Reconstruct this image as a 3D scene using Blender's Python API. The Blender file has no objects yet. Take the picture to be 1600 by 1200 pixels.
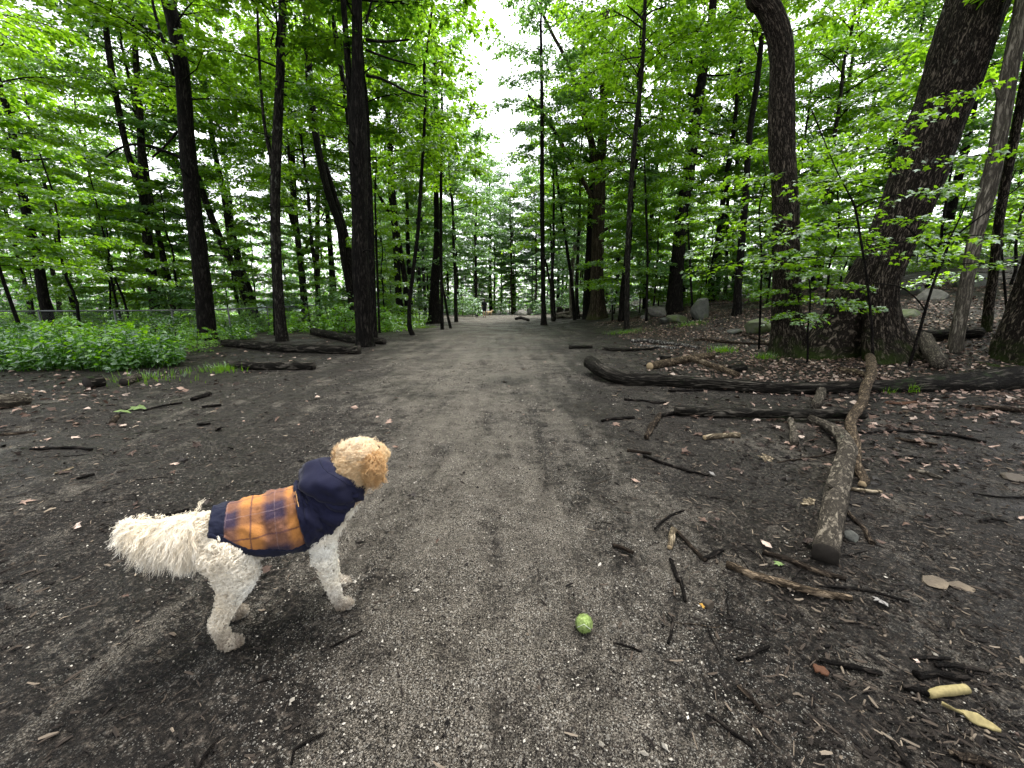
import bpy, math, random
import numpy as np
from mathutils import Vector

# ------------------------------------------------------------------ camera, sky, sun, exposure
SC = bpy.context.scene
COL = SC.collection
R = math.radians
FPX, CAMH, PITCH = 600.0, 1.35, math.atan(126 / 600.0)
cd = bpy.data.cameras.new('camera')
cam = bpy.data.objects.new('camera', cd)
COL.objects.link(cam)
cam.location = (0, 0, CAMH)
cam.rotation_euler = (math.pi / 2 - PITCH, 0, 0)
cd.sensor_width = 36.0
cd.lens = FPX / 1600 * 36
cd.clip_start = 0.05
cd.clip_end = 1000
SC.camera = cam

SUN_EL, SUN_AZ = R(66), R(30)
w = bpy.data.worlds.new('World')
SC.world = w
w.use_nodes = True
nt = w.node_tree
nt.nodes.clear()
sky = nt.nodes.new('ShaderNodeTexSky')
sky.sky_type = 'NISHITA'
sky.sun_disc = False
sky.sun_elevation = SUN_EL
sky.sun_rotation = SUN_AZ
sky.air_density = 1.0
sky.dust_density = 3.0
hs = nt.nodes.new('ShaderNodeHueSaturation')
hs.inputs['Saturation'].default_value = 0.16
bg = nt.nodes.new('ShaderNodeBackground')
bg.inputs['Strength'].default_value = 0.15
wo = nt.nodes.new('ShaderNodeOutputWorld')
nt.links.new(sky.outputs[0], hs.inputs['Color'])
nt.links.new(hs.outputs[0], bg.inputs['Color'])
nt.links.new(bg.outputs[0], wo.inputs['Surface'])

sd = bpy.data.lights.new('sun', 'SUN')
sd.energy = 1.5
sd.angle = R(25)
sd.color = (1.0, 0.97, 0.92)
sun = bpy.data.objects.new('sun', sd)
COL.objects.link(sun)
sun.rotation_euler = (math.pi / 2 - SUN_EL, 0, math.pi - SUN_AZ)

SC.view_settings.view_transform = 'Standard'
SC.view_settings.look = 'None'
SC.view_settings.gamma = 1.0
SC.view_settings.use_curve_mapping = False
SC.view_settings.exposure = 2.0
SC.render.engine = 'CYCLES'
SC.cycles.max_bounces = 8
SC.cycles.diffuse_bounces = 5
SC.cycles.transmission_bounces = 5
SC.cycles.use_denoising = True

# ------------------------------------------------------------------ numeric helpers
rng = np.random.default_rng(7)
random.seed(7)
CP, SP = math.cos(PITCH), math.sin(PITCH)


def ray(px, py):
    u, v = px - 800.0, 600.0 - py
    return np.array([u, FPX * CP + v * SP, -FPX * SP + v * CP])


def at(px, py, Y):
    d = ray(px, py)
    t = Y / d[1]
    return np.array([d[0] * t, Y, CAMH + d[2] * t])


def axis_depth(p):
    """distance along the optical axis"""
    return p[1] * CP + (CAMH - p[2]) * SP


def sstep(x):
    x = np.clip(x, 0, 1)
    return x * x * (3 - 2 * x)


def _h(ix, iy, iz, seed):
    n = (ix * 374761393 + iy * 668265263 + iz * 2147483647 + seed * 1274126177) & 0xFFFFFFFF
    n = ((n ^ (n >> 13)) * 1274126177) & 0xFFFFFFFF
    n = ((n ^ (n >> 16)) * 2246822519) & 0xFFFFFFFF
    return ((n ^ (n >> 15)) & 0xFFFFFF) / float(0xFFFFFF)


def vnoise(p, seed=0):
    p = np.asarray(p, float)
    i = np.floor(p).astype(np.int64)
    f = p - i
    f = f * f * (3 - 2 * f)
    r = 0
    for dx in (0, 1):
        for dy in (0, 1):
            for dz in (0, 1):
                wgt = (f[..., 0] if dx else 1 - f[..., 0]) * (f[..., 1] if dy else 1 - f[..., 1]) * (f[..., 2] if dz else 1 - f[..., 2])
                r = r + wgt * _h(i[..., 0] + dx, i[..., 1] + dy, i[..., 2] + dz, seed)
    return r * 2 - 1


def fbm(p, seed=0, octv=4):
    p = np.asarray(p, float)
    r, a, s = 0, 1.0, 0
    for k in range(octv):
        r = r + a * vnoise(p, seed + k)
        s += a
        a *= 0.5
        p = p * 2.03
    return r / s


def xyz(x, y, z=0.0):
    x, y = np.broadcast_arrays(np.asarray(x, float), np.asarray(y, float))
    return np.stack([x, y, np.zeros_like(x) + z], -1)


def path_x(y):
    return 0.05 - 0.13 * np.clip(y, 0, 8) - 0.02 * np.clip(y - 8, 0, 60)


def path_mask(x, y):
    n = fbm(xyz(x * 1.1, y * 0.6), 31, 4) * 1.6
    wd = 0.50 + 0.13 * np.clip(y, 0, 18)
    d = np.abs(x - path_x(y)) / wd + n * 0.45
    m = 1 - sstep((d - 0.20) / 1.9)
    clear = sstep((y - 33) / 6) * (1 - sstep((np.abs(x + 1) - 7) / 4))
    return np.clip(np.maximum(m, clear), 0, 1)


def gz(x, y):
    x, y = np.asarray(x, float), np.asarray(y, float)
    rise = 0.9 * sstep((x - 2.5) / 9) * sstep((y - 6) / 12)
    rise = rise + 0.14 * np.clip(x - 8, 0, 40) * sstep((y - 4) / 7)
    lump = fbm(xyz(x * 0.35, y * 0.35), 5, 3) * 0.05 * sstep((y - 1) / 5)
    lump = lump + fbm(xyz(x * 1.7, y * 0.8), 15, 2) * 0.012
    far = -0.25 * sstep((y - 44) / 10)
    return rise + lump + far


def hit(px, py):
    """where the line of sight through a spot of the photograph meets the terrain"""
    d = ray(px, py)
    t = np.geomspace(0.4, 130, 420) / d[1]
    for k in range(3):
        under = CAMH + d[2] * t < gz(d[0] * t, d[1] * t)
        i = int(np.argmax(under)) if under.any() else len(t) - 1
        t = np.linspace(t[max(i - 1, 0)], t[i], 24)
    p = d * t[-1]
    return np.array([p[0], p[1], float(gz(p[0], p[1]))])


def spline(P, n):
    P = np.asarray(P, float)
    if len(P) < 3:
        t = np.linspace(0, 1, n)[:, None]
        return P[0] * (1 - t) + P[-1] * t
    Q = np.vstack([2 * P[0] - P[1], P, 2 * P[-1] - P[-2]])
    seg = np.linspace(0, len(P) - 1 - 1e-9, n)
    i = seg.astype(int)
    t = (seg - i)[:, None]
    a, b, c, d = Q[i], Q[i + 1], Q[i + 2], Q[i + 3]
    return 0.5 * (2 * b + (c - a) * t + (2 * a - 5 * b + 4 * c - d) * t ** 2 + (3 * b - 3 * c + d - a) * t ** 3)


# ------------------------------------------------------------------ mesh helpers
SWEPT = {'V': None, 'ax': None}


class Geo:
    def __init__(self):
        self.V, self.F, self.M, self.T, self.C, self.A = [], [], [], [], [], []
        self.n = 0

    def add(self, V, faces, mi=0, tint=None, col=None):
        ax = SWEPT['ax'] if V is SWEPT['V'] else None
        V = np.asarray(V, float).reshape(-1, 3)
        for f in faces:
            f = np.asarray(f, np.int64)
            if len(f):
                self.F.append(f + self.n)
                self.M.append(np.full(len(f), mi))
        self.V.append(V)
        self.A.append(V if ax is None else ax)
        t = np.full(len(V), 0.5) if tint is None else np.broadcast_to(np.asarray(tint, float), (len(V),))
        self.T.append(t)
        if col is not None:
            self.C.append(np.broadcast_to(np.asarray(col, float), (len(V), 3)))
        self.n += len(V)
        return self

    def mesh(self, name, mats, smooth=True, uv=None):
        me = bpy.data.meshes.new(name)
        V = np.concatenate(self.V) if self.V else np.zeros((0, 3))
        me.vertices.add(len(V))
        me.vertices.foreach_set('co', V.astype(np.float32).ravel())
        li = np.concatenate([f.ravel() for f in self.F])
        tot = np.concatenate([np.full(len(f), f.shape[1]) for f in self.F])
        start = np.concatenate([[0], np.cumsum(tot)[:-1]])
        me.loops.add(len(li))
        me.loops.foreach_set('vertex_index', li.astype(np.int32))
        me.polygons.add(len(tot))
        me.polygons.foreach_set('loop_start', start.astype(np.int32))
        mi = np.concatenate(self.M)
        for m in mats:
            me.materials.append(m)
        me.polygons.foreach_set('material_index', mi.astype(np.int32))
        me.update(calc_edges=True)
        me.polygons.foreach_set('use_smooth', np.full(len(tot), bool(smooth)))
        a = me.attributes.new('tint', 'FLOAT', 'POINT')
        a.data.foreach_set('value', np.concatenate(self.T).astype(np.float32))
        x = me.attributes.new('grain', 'FLOAT_VECTOR', 'POINT')
        x.data.foreach_set('vector', np.concatenate(self.A).astype(np.float32).ravel())
        if self.C:
            c = me.attributes.new('hue', 'FLOAT_VECTOR', 'POINT')
            c.data.foreach_set('vector', np.concatenate(self.C).astype(np.float32).ravel())
        if uv is not None:
            u = me.uv_layers.new(name='UVMap')
            u.data.foreach_set('uv', np.asarray(uv, np.float32)[li].ravel())
        me.update()
        return me

    def obj(self, name, mats, parent=None, smooth=True, uv=None):
        if not isinstance(mats, (list, tuple)):
            mats = [mats]
        return link(name, self.mesh(name, mats, smooth, uv), parent)


def link(name, data, parent=None):
    o = bpy.data.objects.new(name, data)
    COL.objects.link(o)
    if parent is not None:
        o.parent = parent
    return o


def tag(o, label=None, cat=None, group=None, kind=None):
    if label:
        o['label'] = label
    if cat:
        o['category'] = cat
    if group:
        o['group'] = group
    if kind:
        o['kind'] = kind
    return o


def thing(name, label, cat, loc=(0, 0, 0), rz=0.0, group=None):
    o = link(name, None)
    o.location = loc
    o.rotation_euler = (0, 0, rz)
    o.empty_display_size = 0.1
    return tag(o, label, cat, group)


def frames(P):
    T = np.gradient(P, axis=0)
    T /= np.linalg.norm(T, axis=1)[:, None] + 1e-12
    a = np.array([1.0, 0, 0]) if abs(T[0][0]) < 0.9 else np.array([0, 1.0, 0])
    U = np.zeros_like(P)
    u = a - T[0] * a.dot(T[0])
    for i in range(len(P)):
        u = u - T[i] * u.dot(T[i])
        u /= np.linalg.norm(u) + 1e-12
        U[i] = u
    return T, U, np.cross(T, U)


def sweep(P, rad, sides=8, rough=0.0, rk=1.0, seed=0, caps=True, flat=1.0, ridge=0.0, nridge=11):
    """a tube along P; rough adds knobbly unevenness, ridge lengthwise bark ridges"""
    P = np.asarray(P, float)
    n = len(P)
    rad = np.broadcast_to(np.asarray(rad, float), (n,))
    T, U, W = frames(P)
    th = np.arange(sides) / sides * 2 * np.pi
    c, s = np.cos(th), np.sin(th)
    ln = np.concatenate([[0], np.cumsum(np.linalg.norm(np.diff(P, axis=0), axis=1))])
    r = np.repeat(rad[:, None], sides, 1)
    if rough:
        q = np.stack(np.broadcast_arrays(c[None] * 1.3 + 9, s[None] * 1.3, (ln * rk)[:, None] / max(rad.mean(), 1e-3) * 0.35), -1)
        r = r * (1 + rough * fbm(q, seed, 3))
    if ridge:
        k = nridge / 6.28
        q = np.stack(np.broadcast_arrays(c[None] * k + 20, s[None] * k, (ln)[:, None] * 1.1), -1)
        rn = 1 - np.abs(vnoise(q, seed + 50)) * 1.6
        q2 = np.stack(np.broadcast_arrays(c[None] * k * 2.3 + 3, s[None] * k * 2.3, (ln)[:, None] * 4.0), -1)
        r = r + ridge * (rn + 0.5 * vnoise(q2, seed + 60))
    V = P[:, None] + r[..., None] * (c[None, :, None] * U[:, None] + flat * s[None, :, None] * W[:, None])
    V = V.reshape(-1, 3)
    i = np.arange(n - 1)[:, None] * sides
    j = np.arange(sides)[None]
    q = np.stack([i + j, i + (j + 1) % sides, i + sides + (j + 1) % sides, i + sides + j], -1).reshape(-1, 4)
    fs = [q]
    if caps:
        V = np.vstack([V, P[:1] - T[:1] * rad[0] * 0.06, P[-1:] + T[-1:] * rad[-1] * 0.06])
        j = np.arange(sides)
        t0 = np.stack([np.full(sides, n * sides), (j + 1) % sides, j], -1)
        t1 = np.stack([np.full(sides, n * sides + 1), (n - 1) * sides + j, (n - 1) * sides + (j + 1) % sides], -1)
        fs += [t0, t1]
    rm = max(float(rad.max()) * 0.75, 1e-3)
    AX = np.stack(np.broadcast_arrays(c[None] * rm, s[None] * rm, ln[:, None]), -1).reshape(-1, 3)
    if caps:
        AX = np.vstack([AX, [[0, 0, 0]], [[0, 0, ln[-1]]]])
    SWEPT['V'], SWEPT['ax'] = V, AX + np.array([seed * 1.37 % 7, 0, seed * 0.71 % 5])
    return V, fs


def tubes_bulk(P, rad, sides=3):
    """many short tubes at once: P (N, k, 3), rad (N, k)"""
    N, k, _ = P.shape
    T = np.gradient(P, axis=1)
    T /= np.linalg.norm(T, axis=2, keepdims=True) + 1e-12
    a = np.where(np.abs(T[..., 2:3]) < 0.8, np.array([0, 0, 1.0]), np.array([1.0, 0, 0]))
    U = np.cross(T, a)
    U /= np.linalg.norm(U, axis=2, keepdims=True) + 1e-12
    W = np.cross(T, U)
    th = np.arange(sides) / sides * 2 * np.pi
    V = P[:, :, None] + rad[:, :, None, None] * (np.cos(th)[None, None, :, None] * U[:, :, None] + np.sin(th)[None, None, :, None] * W[:, :, None])
    b = (np.arange(N) * k * sides)[:, None, None]
    i = (np.arange(k - 1) * sides)[None, :, None]
    j = np.arange(sides)[None, None]
    F = np.stack([b + i + j, b + i + (j + 1) % sides, b + i + sides + (j + 1) % sides, b + i + sides + j], -1).reshape(-1, 4)
    return V.reshape(-1, 3), F


# ------------------------------------------------------------------ materials
class NM:
    def __init__(self, name):
        self.m = bpy.data.materials.new(name)
        self.m.use_nodes = True
        self.t = self.m.node_tree
        self.t.nodes.clear()
        self.out = self.t.nodes.new('ShaderNodeOutputMaterial')

    def n(self, kind, **kw):
        nd = self.t.nodes.new('ShaderNode' + kind)
        for k, v in kw.items():
            key = k.replace('_', ' ')
            if k in ('op',):
                nd.operation = v
            elif hasattr(nd, k) and k not in nd.inputs:
                setattr(nd, k, v)
            else:
                sock = nd.inputs[int(k[1:])] if k[0] == 'i' and k[1:].isdigit() else (nd.inputs[key] if key in nd.inputs else nd.inputs[k])
                if hasattr(v, 'is_output') or isinstance(v, bpy.types.NodeSocket):
                    self.t.links.new(v, sock)
                else:
                    sock.default_value = v
        return nd

    def ramp(self, fac, stops, interp='LINEAR'):
        nd = self.t.nodes.new('ShaderNodeValToRGB')
        e = nd.color_ramp.elements
        nd.color_ramp.interpolation = interp
        while len(e) < len(stops):
            e.new(0.5)
        for el, (p, c) in zip(e, stops):
            el.position = p
            el.color = (*c, 1) if not np.isscalar(c) else (c, c, c, 1)
        self.t.links.new(fac, nd.inputs[0])
        return nd.outputs[0]

    def noise(self, vec, scale, detail=4, rough=0.55, dist=0.0):
        return self.n('TexNoise', Vector=vec, Scale=float(scale), Detail=float(detail), Roughness=float(rough), Distortion=float(dist)).outputs['Fac']

    def coord(self, kind='Object', scale=(1, 1, 1)):
        c = self.n('TexCoord').outputs[kind]
        return self.n('Mapping', Vector=c, Scale=scale).outputs[0]

    def mix(self, fac, a, b, blend='MIX'):
        nd = self.t.nodes.new('ShaderNodeMix')
        nd.data_type = 'RGBA'
        nd.blend_type = blend
        for sock, v in ((nd.inputs[0], fac), (nd.inputs[6], a), (nd.inputs[7], b)):
            if isinstance(v, bpy.types.NodeSocket):
                self.t.links.new(v, sock)
            elif np.isscalar(v):
                sock.default_value = v
            else:
                sock.default_value = (*v, 1)
        return nd.outputs[2]

    def math(self, op, a, b=0.0):
        nd = self.t.nodes.new('ShaderNodeMath')
        nd.operation = op
        for sock, v in ((nd.inputs[0], a), (nd.inputs[1], b)):
            if isinstance(v, bpy.types.NodeSocket):
                self.t.links.new(v, sock)
            else:
                sock.default_value = v
        return nd.outputs[0]

    def attr(self, name, out='Fac'):
        return self.n('Attribute', attribute_name=name).outputs[out]

    def bump(self, h, strength=0.5, dist=0.02):
        return self.n('Bump', Height=h, Strength=strength, Distance=dist).outputs[0]

    def pbr(self, color, rough=0.8, normal=None, spec=0.3, **kw):
        b = self.t.nodes.new('ShaderNodeBsdfPrincipled')
        for key, v in (('Base Color', color), ('Roughness', rough), ('Specular IOR Level', spec), ('Normal', normal)):
            if v is None:
                continue
            if isinstance(v, bpy.types.NodeSocket):
                self.t.links.new(v, b.inputs[key])
            else:
                b.inputs[key].default_value = (*v, 1) if key == 'Base Color' else v
        for k, v in kw.items():
            b.inputs[k.replace('_', ' ')].default_value = v
        self.t.links.new(b.outputs[0], self.out.inputs['Surface'])
        return self.m


def plain(name, color, rough=0.8, var=0.25, scale=30, spec=0.15, bump=0.2):
    k = NM(name)
    c = k.coord()
    nz = k.noise(c, scale, 5)
    col = k.mix(nz, [v * (1 - var) for v in color], [min(1, v * (1 + var)) for v in color])
    return k.pbr(col, rough, k.bump(nz, bump, 0.01), spec)


def bark(name, dark, light, scale=9.0, zs=0.16, lichen=None, lich_amt=0.62, moss=None, bump=0.9, rough=0.75, contrast=1.0):
    """furrows and plates drawn out along the grain of the trunk or log"""
    k = NM(name)
    g = k.attr('grain', 'Vector')
    warp = k.n('TexNoise', Vector=k.n('Mapping', Vector=g, Scale=(1, 1, 0.4)).outputs[0], Scale=scale * 0.5, Detail=3.0).outputs['Color']
    gw = k.n('VectorMath', op='ADD', i0=g, i1=k.n('VectorMath', op='MULTIPLY', i0=warp, i1=(0.10, 0.10, 0.25)).outputs[0]).outputs[0]
    c = k.n('Mapping', Vector=gw, Scale=(1, 1, zs)).outputs[0]
    n1 = k.noise(c, scale, 6, 0.62, 0.3)
    n2 = k.noise(c, scale * 2.6, 5, 0.65)
    n3 = k.noise(g, scale * 9, 4, 0.7)
    fur = k.math('ABSOLUTE', k.math('SUBTRACT', n1, 0.5))
    fur = k.ramp(fur, [(0.0, 0.0), (0.10, 0.75), (0.22, 1.0)])
    h = k.math('MULTIPLY', fur, k.math('ADD', k.math('MULTIPLY', n2, 0.75), k.math('MULTIPLY', n3, 0.35)))
    col = k.ramp(h, [(0.06, [v * 0.4 for v in dark]), (0.30, dark), (0.55, light), (0.78, [min(1, v * 1.6) for v in light])])
    if lichen:
        ln = k.noise(k.n('Mapping', Vector=g, Scale=(1, 1, 0.6), Location=(3.1, 0, 0)).outputs[0], 3.4, 7, 0.75)
        lf = k.ramp(ln, [(lich_amt - 0.02, 0.0), (lich_amt + 0.05, 0.9)])
        col = k.mix(k.math('MULTIPLY', lf, k.ramp(n2, [(0.35, 0.3), (0.6, 1.0)])), col, lichen)
    if moss:
        sep = k.n('SeparateXYZ', Vector=k.n('TexCoord').outputs['Object']).outputs[2]
        mz = k.math('SUBTRACT', k.noise(g, 3.0, 6, 0.75), k.math('MULTIPLY', sep, 0.40))
        mf = k.ramp(mz, [(0.33, 0.0), (0.55, 0.9)])
        col = k.mix(mf, col, moss)
    return k.pbr(col, rough, k.bump(h, bump, 0.03), 0.06)


def leafmat(name, lo, hi, trans=0.45, rough=0.45):
    k = NM(name)
    t = k.attr('tint')
    oi = k.n('ObjectInfo').outputs['Random']
    f = k.math('ADD', k.math('MULTIPLY', t, 0.75), k.math('MULTIPLY', oi, 0.25))
    col = k.ramp(f, [(0.0, lo), (0.55, [(a + b) / 2 for a, b in zip(lo, hi)]), (1.0, hi)])
    tc = k.mix(1.0, col, (2.35, 2.15, 1.0), 'MULTIPLY')
    d = k.n('BsdfDiffuse', Color=col).outputs[0]
    tr = k.n('BsdfTranslucent', Color=tc).outputs[0]
    gl = k.n('BsdfGlossy', Color=(0.9, 0.95, 1.0, 1), Roughness=rough).outputs[0]
    m1 = k.n('MixShader', Fac=trans, i1=d, i2=tr).outputs[0]
    fr = k.n('Fresnel', IOR=1.4).outputs[0]
    m2 = k.n('MixShader', Fac=k.math('MULTIPLY', fr, 0.16), i1=m1, i2=gl).outputs[0]
    k.t.links.new(m2, k.out.inputs['Surface'])
    return k.m


M = {}
M['bark_dark'] = bark('wet dark bark', (0.0065, 0.0055, 0.0045), (0.030, 0.026, 0.0215), 16, 0.2, (0.06, 0.063, 0.05), 0.66)
M['bark_grey'] = bark('grey maple bark', (0.013, 0.0112, 0.009), (0.060, 0.054, 0.044), 15, 0.25, (0.11, 0.115, 0.092), 0.60)
M['bark_tan'] = bark('ridged tan bark', (0.036, 0.027, 0.018), (0.125, 0.099, 0.066), 13, 0.10, (0.08, 0.085, 0.06), 0.66, (0.03, 0.036, 0.010))
M['bark_oak'] = bark('furrowed mossy oak bark', (0.020, 0.0158, 0.012), (0.155, 0.126, 0.097), 24, 0.20, (0.22, 0.225, 0.18), 0.66, (0.022, 0.034, 0.007), 1.0)
M['bark_pale'] = bark('weathered bare pale wood', (0.12, 0.105, 0.083), (0.30, 0.268, 0.215), 16, 0.09, (0.06, 0.058, 0.04), 0.60, None, 0.5)
M['bark_birch'] = bark('white birch bark', (0.05, 0.045, 0.04), (0.50, 0.48, 0.43), 9, 3.0, None, 0.6, None, 0.3)
M['log_dark'] = bark('damp rotting log wood', (0.012, 0.0105, 0.008), (0.080, 0.071, 0.058), 18, 0.10, (0.022, 0.036, 0.013), 0.60)
M['log_grey'] = bark('grey fallen wood', (0.075, 0.064, 0.050), (0.23, 0.20, 0.155), 36, 0.14, (0.36, 0.38, 0.29), 0.68)
M['log_tan'] = bark('tan barkless wood', (0.08, 0.059, 0.039), (0.27, 0.205, 0.138), 36, 0.18, (0.34, 0.28, 0.20), 0.62)
M['stick_dark'] = bark('wet dark twig bark', (0.008, 0.0065, 0.0055), (0.036, 0.030, 0.025), 30, 0.2)
M['stick_brown'] = bark('brown twig bark', (0.030, 0.022, 0.016), (0.13, 0.10, 0.07), 30, 0.2)
M['stick_pale'] = bark('peeled pale stick wood', (0.17, 0.135, 0.088), (0.48, 0.40, 0.28), 30, 0.2)
M['stick_yellow'] = bark('yellow birch stick wood', (0.17, 0.145, 0.075), (0.34, 0.30, 0.175), 30, 0.3)
M['stick_yellow'] = plain('yellow birch stick wood', (0.20, 0.165, 0.075), 0.75, 0.55, 70)
M['rust'] = plain('rust coloured bark', (0.055, 0.024, 0.012), 0.8, 0.4, 25)
M['cut'] = plain('dark cut end grain', (0.018, 0.015, 0.012), 0.85, 0.4, 60)
M['cut_pale'] = plain('pale cut end grain', (0.32, 0.24, 0.14), 0.85, 0.3, 60)

M['leaf_maple'] = leafmat('bright maple leaf', (0.058, 0.145, 0.011), (0.165, 0.305, 0.022), 0.64)
M['leaf_canopy'] = leafmat('canopy leaf', (0.050, 0.120, 0.011), (0.14, 0.265, 0.018), 0.64)
M['leaf_dark'] = leafmat('dark green canopy leaf', (0.030, 0.090, 0.012), (0.09, 0.20, 0.020), 0.6)  # a darker green leaf variant
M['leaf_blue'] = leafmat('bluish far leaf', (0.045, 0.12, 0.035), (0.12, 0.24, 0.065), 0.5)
M['leaf_herb'] = leafmat('undergrowth leaf', (0.014, 0.060, 0.007), (0.075, 0.19, 0.014), 0.5)
M['leaf_lime'] = leafmat('lime green fern leaf', (0.075, 0.20, 0.007), (0.18, 0.36, 0.014), 0.6)
M['grass'] = leafmat('grass blade', (0.05, 0.13, 0.010), (0.14, 0.27, 0.022), 0.4)

# ------------------------------------------------------------------ ground
def ground_material():
    k = NM('trodden wet soil and gravel')
    c = k.coord('Object')
    pm = k.attr('tint')
    big = k.noise(c, 1.3, 6, 0.65)
    mid = k.noise(c, 5.5, 5, 0.65, 0.5)
    streak = k.noise(k.coord('Object', (2.8, 0.26, 1)), 1.4, 7, 0.66, 0.4)
    fine = k.noise(c, 42, 6, 0.72)
    grit = k.noise(c, 170, 3, 0.8)
    soil = k.ramp(fine, [(0.37, (0.0022, 0.0019, 0.0017)), (0.50, (0.0085, 0.0069, 0.0056)), (0.58, (0.028, 0.023, 0.0185)), (0.69, (0.125, 0.104, 0.084))])
    grav = k.ramp(grit, [(0.40, (0.006, 0.0053, 0.0045)), (0.49, (0.058, 0.050, 0.040)), (0.58, (0.23, 0.203, 0.165)), (0.69, (0.44, 0.40, 0.335))])
    f = k.math('ADD', k.math('MULTIPLY', pm, 0.60), 0.05)
    for src, amt in ((streak, 1.6), (big, 1.7), (mid, 1.3), (fine, 1.1)):
        f = k.math('ADD', f, k.math('MULTIPLY', k.math('SUBTRACT', src, 0.5), amt))
    fac = k.ramp(f, [(0.16, 0.03), (0.45, 0.45), (0.85, 0.85)])
    col = k.mix(fac, soil, grav)
    h = k.math('ADD', k.math('ADD', k.math('MULTIPLY', fine, 0.8), k.math('MULTIPLY', mid, 1.2)), k.math('MULTIPLY', grit, 0.45))
    for scale, thr, colr in ((75.0, 0.88, (0.34, 0.32, 0.28)), (130.0, 0.82, (0.50, 0.48, 0.43)), (210.0, 0.80, (0.45, 0.43, 0.38)), (40.0, 0.955, (0.20, 0.17, 0.14))):
        vor = k.n('TexVoronoi', Vector=c, Scale=scale)
        chip = k.math('GREATER_THAN', k.n('SeparateColor', Color=vor.outputs['Color']).outputs[0], thr)
        near = k.math('LESS_THAN', vor.outputs['Distance'], 0.36)
        cf = k.math('MULTIPLY', k.math('MULTIPLY', chip, near), k.math('MULTIPLY', k.ramp(mid, [(0.38, 0.1), (0.60, 1.0)]), k.ramp(pm, [(0.0, 0.35), (0.4, 1.0)])))
        col = k.mix(k.math('MULTIPLY', cf, 0.6), col, colr)
        h = k.math('ADD', h, k.math('MULTIPLY', cf, 0.25))
    wet = k.ramp(k.noise(c, 0.8, 3), [(0.42, 0.40), (0.62, 0.8)])
    return k.pbr(col, wet, k.bump(h, 1.0, 0.03), 0.12)


def make_ground():
    def axis(fine, lo, hi, step, grow):
        v = list(np.arange(fine[0], fine[1] + 1e-6, step))
        s = step
        while v[-1] < hi:
            s *= grow
            v.append(v[-1] + s)
        s = step
        while v[0] > lo:
            s *= grow
            v.insert(0, v[0] - s)
        return np.array(v)
    xs = axis((-3.2, 3.6), -160, 160, 0.035, 1.05)
    ys = axis((0.4, 5.0), -60, 260, 0.035, 1.035)
    X, Y = np.meshgrid(xs, ys)
    Z = gz(X, Y)
    det = (1 - sstep((np.hypot(X, Y) - 6) / 14))
    Z = Z + det * (fbm(xyz(X * 9, Y * 9), 77, 3) * 0.016 + np.abs(fbm(xyz(X * 3.1, Y * 2.2), 78, 3)) * -0.02)
    V = np.stack([X, Y, Z], -1).reshape(-1, 3)
    pm = path_mask(X, Y)
    nx, ny = len(xs), len(ys)
    i = (np.arange(ny - 1)[:, None] * nx + np.arange(nx - 1)[None])
    Q = np.stack([i, i + 1, i + nx + 1, i + nx], -1).reshape(-1, 4)
    fm = pm.reshape(-1)[Q].mean(1)
    mat = ground_material()
    for name, sel in (('ground', fm <= 0.5), ('path', fm > 0.5)):
        q = Q[sel]
        used, inv = np.unique(q, return_inverse=True)
        g = Geo().add(V[used], [inv.reshape(-1, 4)], 0, pm.reshape(-1)[used])
        tag(g.obj(name, mat), kind='structure')


make_ground()


# ------------------------------------------------------------------ leaves, crowns
def leaf_cards(pos, az, pitch, roll, size, lobed=False):
    """leaf blades: pos (N,3); a folded rhomb of two triangles, or a lobed maple leaf"""
    N = len(pos)
    ca, sa = np.cos(az), np.sin(az)
    cp, sp = np.cos(pitch), np.sin(pitch)
    h = np.stack([ca * cp, sa * cp, sp], -1)
    side = np.stack([-sa, ca, np.zeros(N)], -1)
    n = np.cross(h, side)
    cr, sr = np.cos(roll)[:, None], np.sin(roll)[:, None]
    wv = side * cr + n * sr
    n = np.cross(h, wv)
    n = n * np.sign(n[:, 2:3] + 1e-9)
    l = size[:, None]
    if not lobed:
        V = np.stack([pos, pos + h * l * 0.42 + wv * l * 0.36 + n * l * 0.06, pos + h * l - n * l * 0.08, pos + h * l * 0.42 - wv * l * 0.36 + n * l * 0.06], 1)
        b = np.arange(N)[:, None] * 4
        F = np.concatenate([b + np.array([[0, 1, 2]]), b + np.array([[0, 2, 3]])])
        return V.reshape(-1, 3), F, 4
    out = np.array([(0, 0), (0.10, 0.16), (0.02, 0.40), (0.30, 0.26), (0.46, 0.52), (0.58, 0.20), (1.0, 0.0),
                    (0.58, -0.20), (0.46, -0.52), (0.30, -0.26), (0.02, -0.40), (0.10, -0.16), (0.38, 0.0)])
    zc = np.array([0, 0, -0.05, 0.0, -0.06, 0.0, -0.14, 0.0, -0.06, 0.0, -0.05, 0, 0.05])
    V = pos[:, None] + l[:, None] * (out[None, :, :1] * h[:, None] + out[None, :, 1:] * wv[:, None] + zc[None, :, None] * n[:, None])
    k = np.arange(12)
    tri = np.stack([np.full(12, 12), k, (k + 1) % 12], -1)
    F = ((np.arange(N) * 13)[:, None, None] + tri[None]).reshape(-1, 3)
    return V.reshape(-1, 3), F, 13


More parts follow.
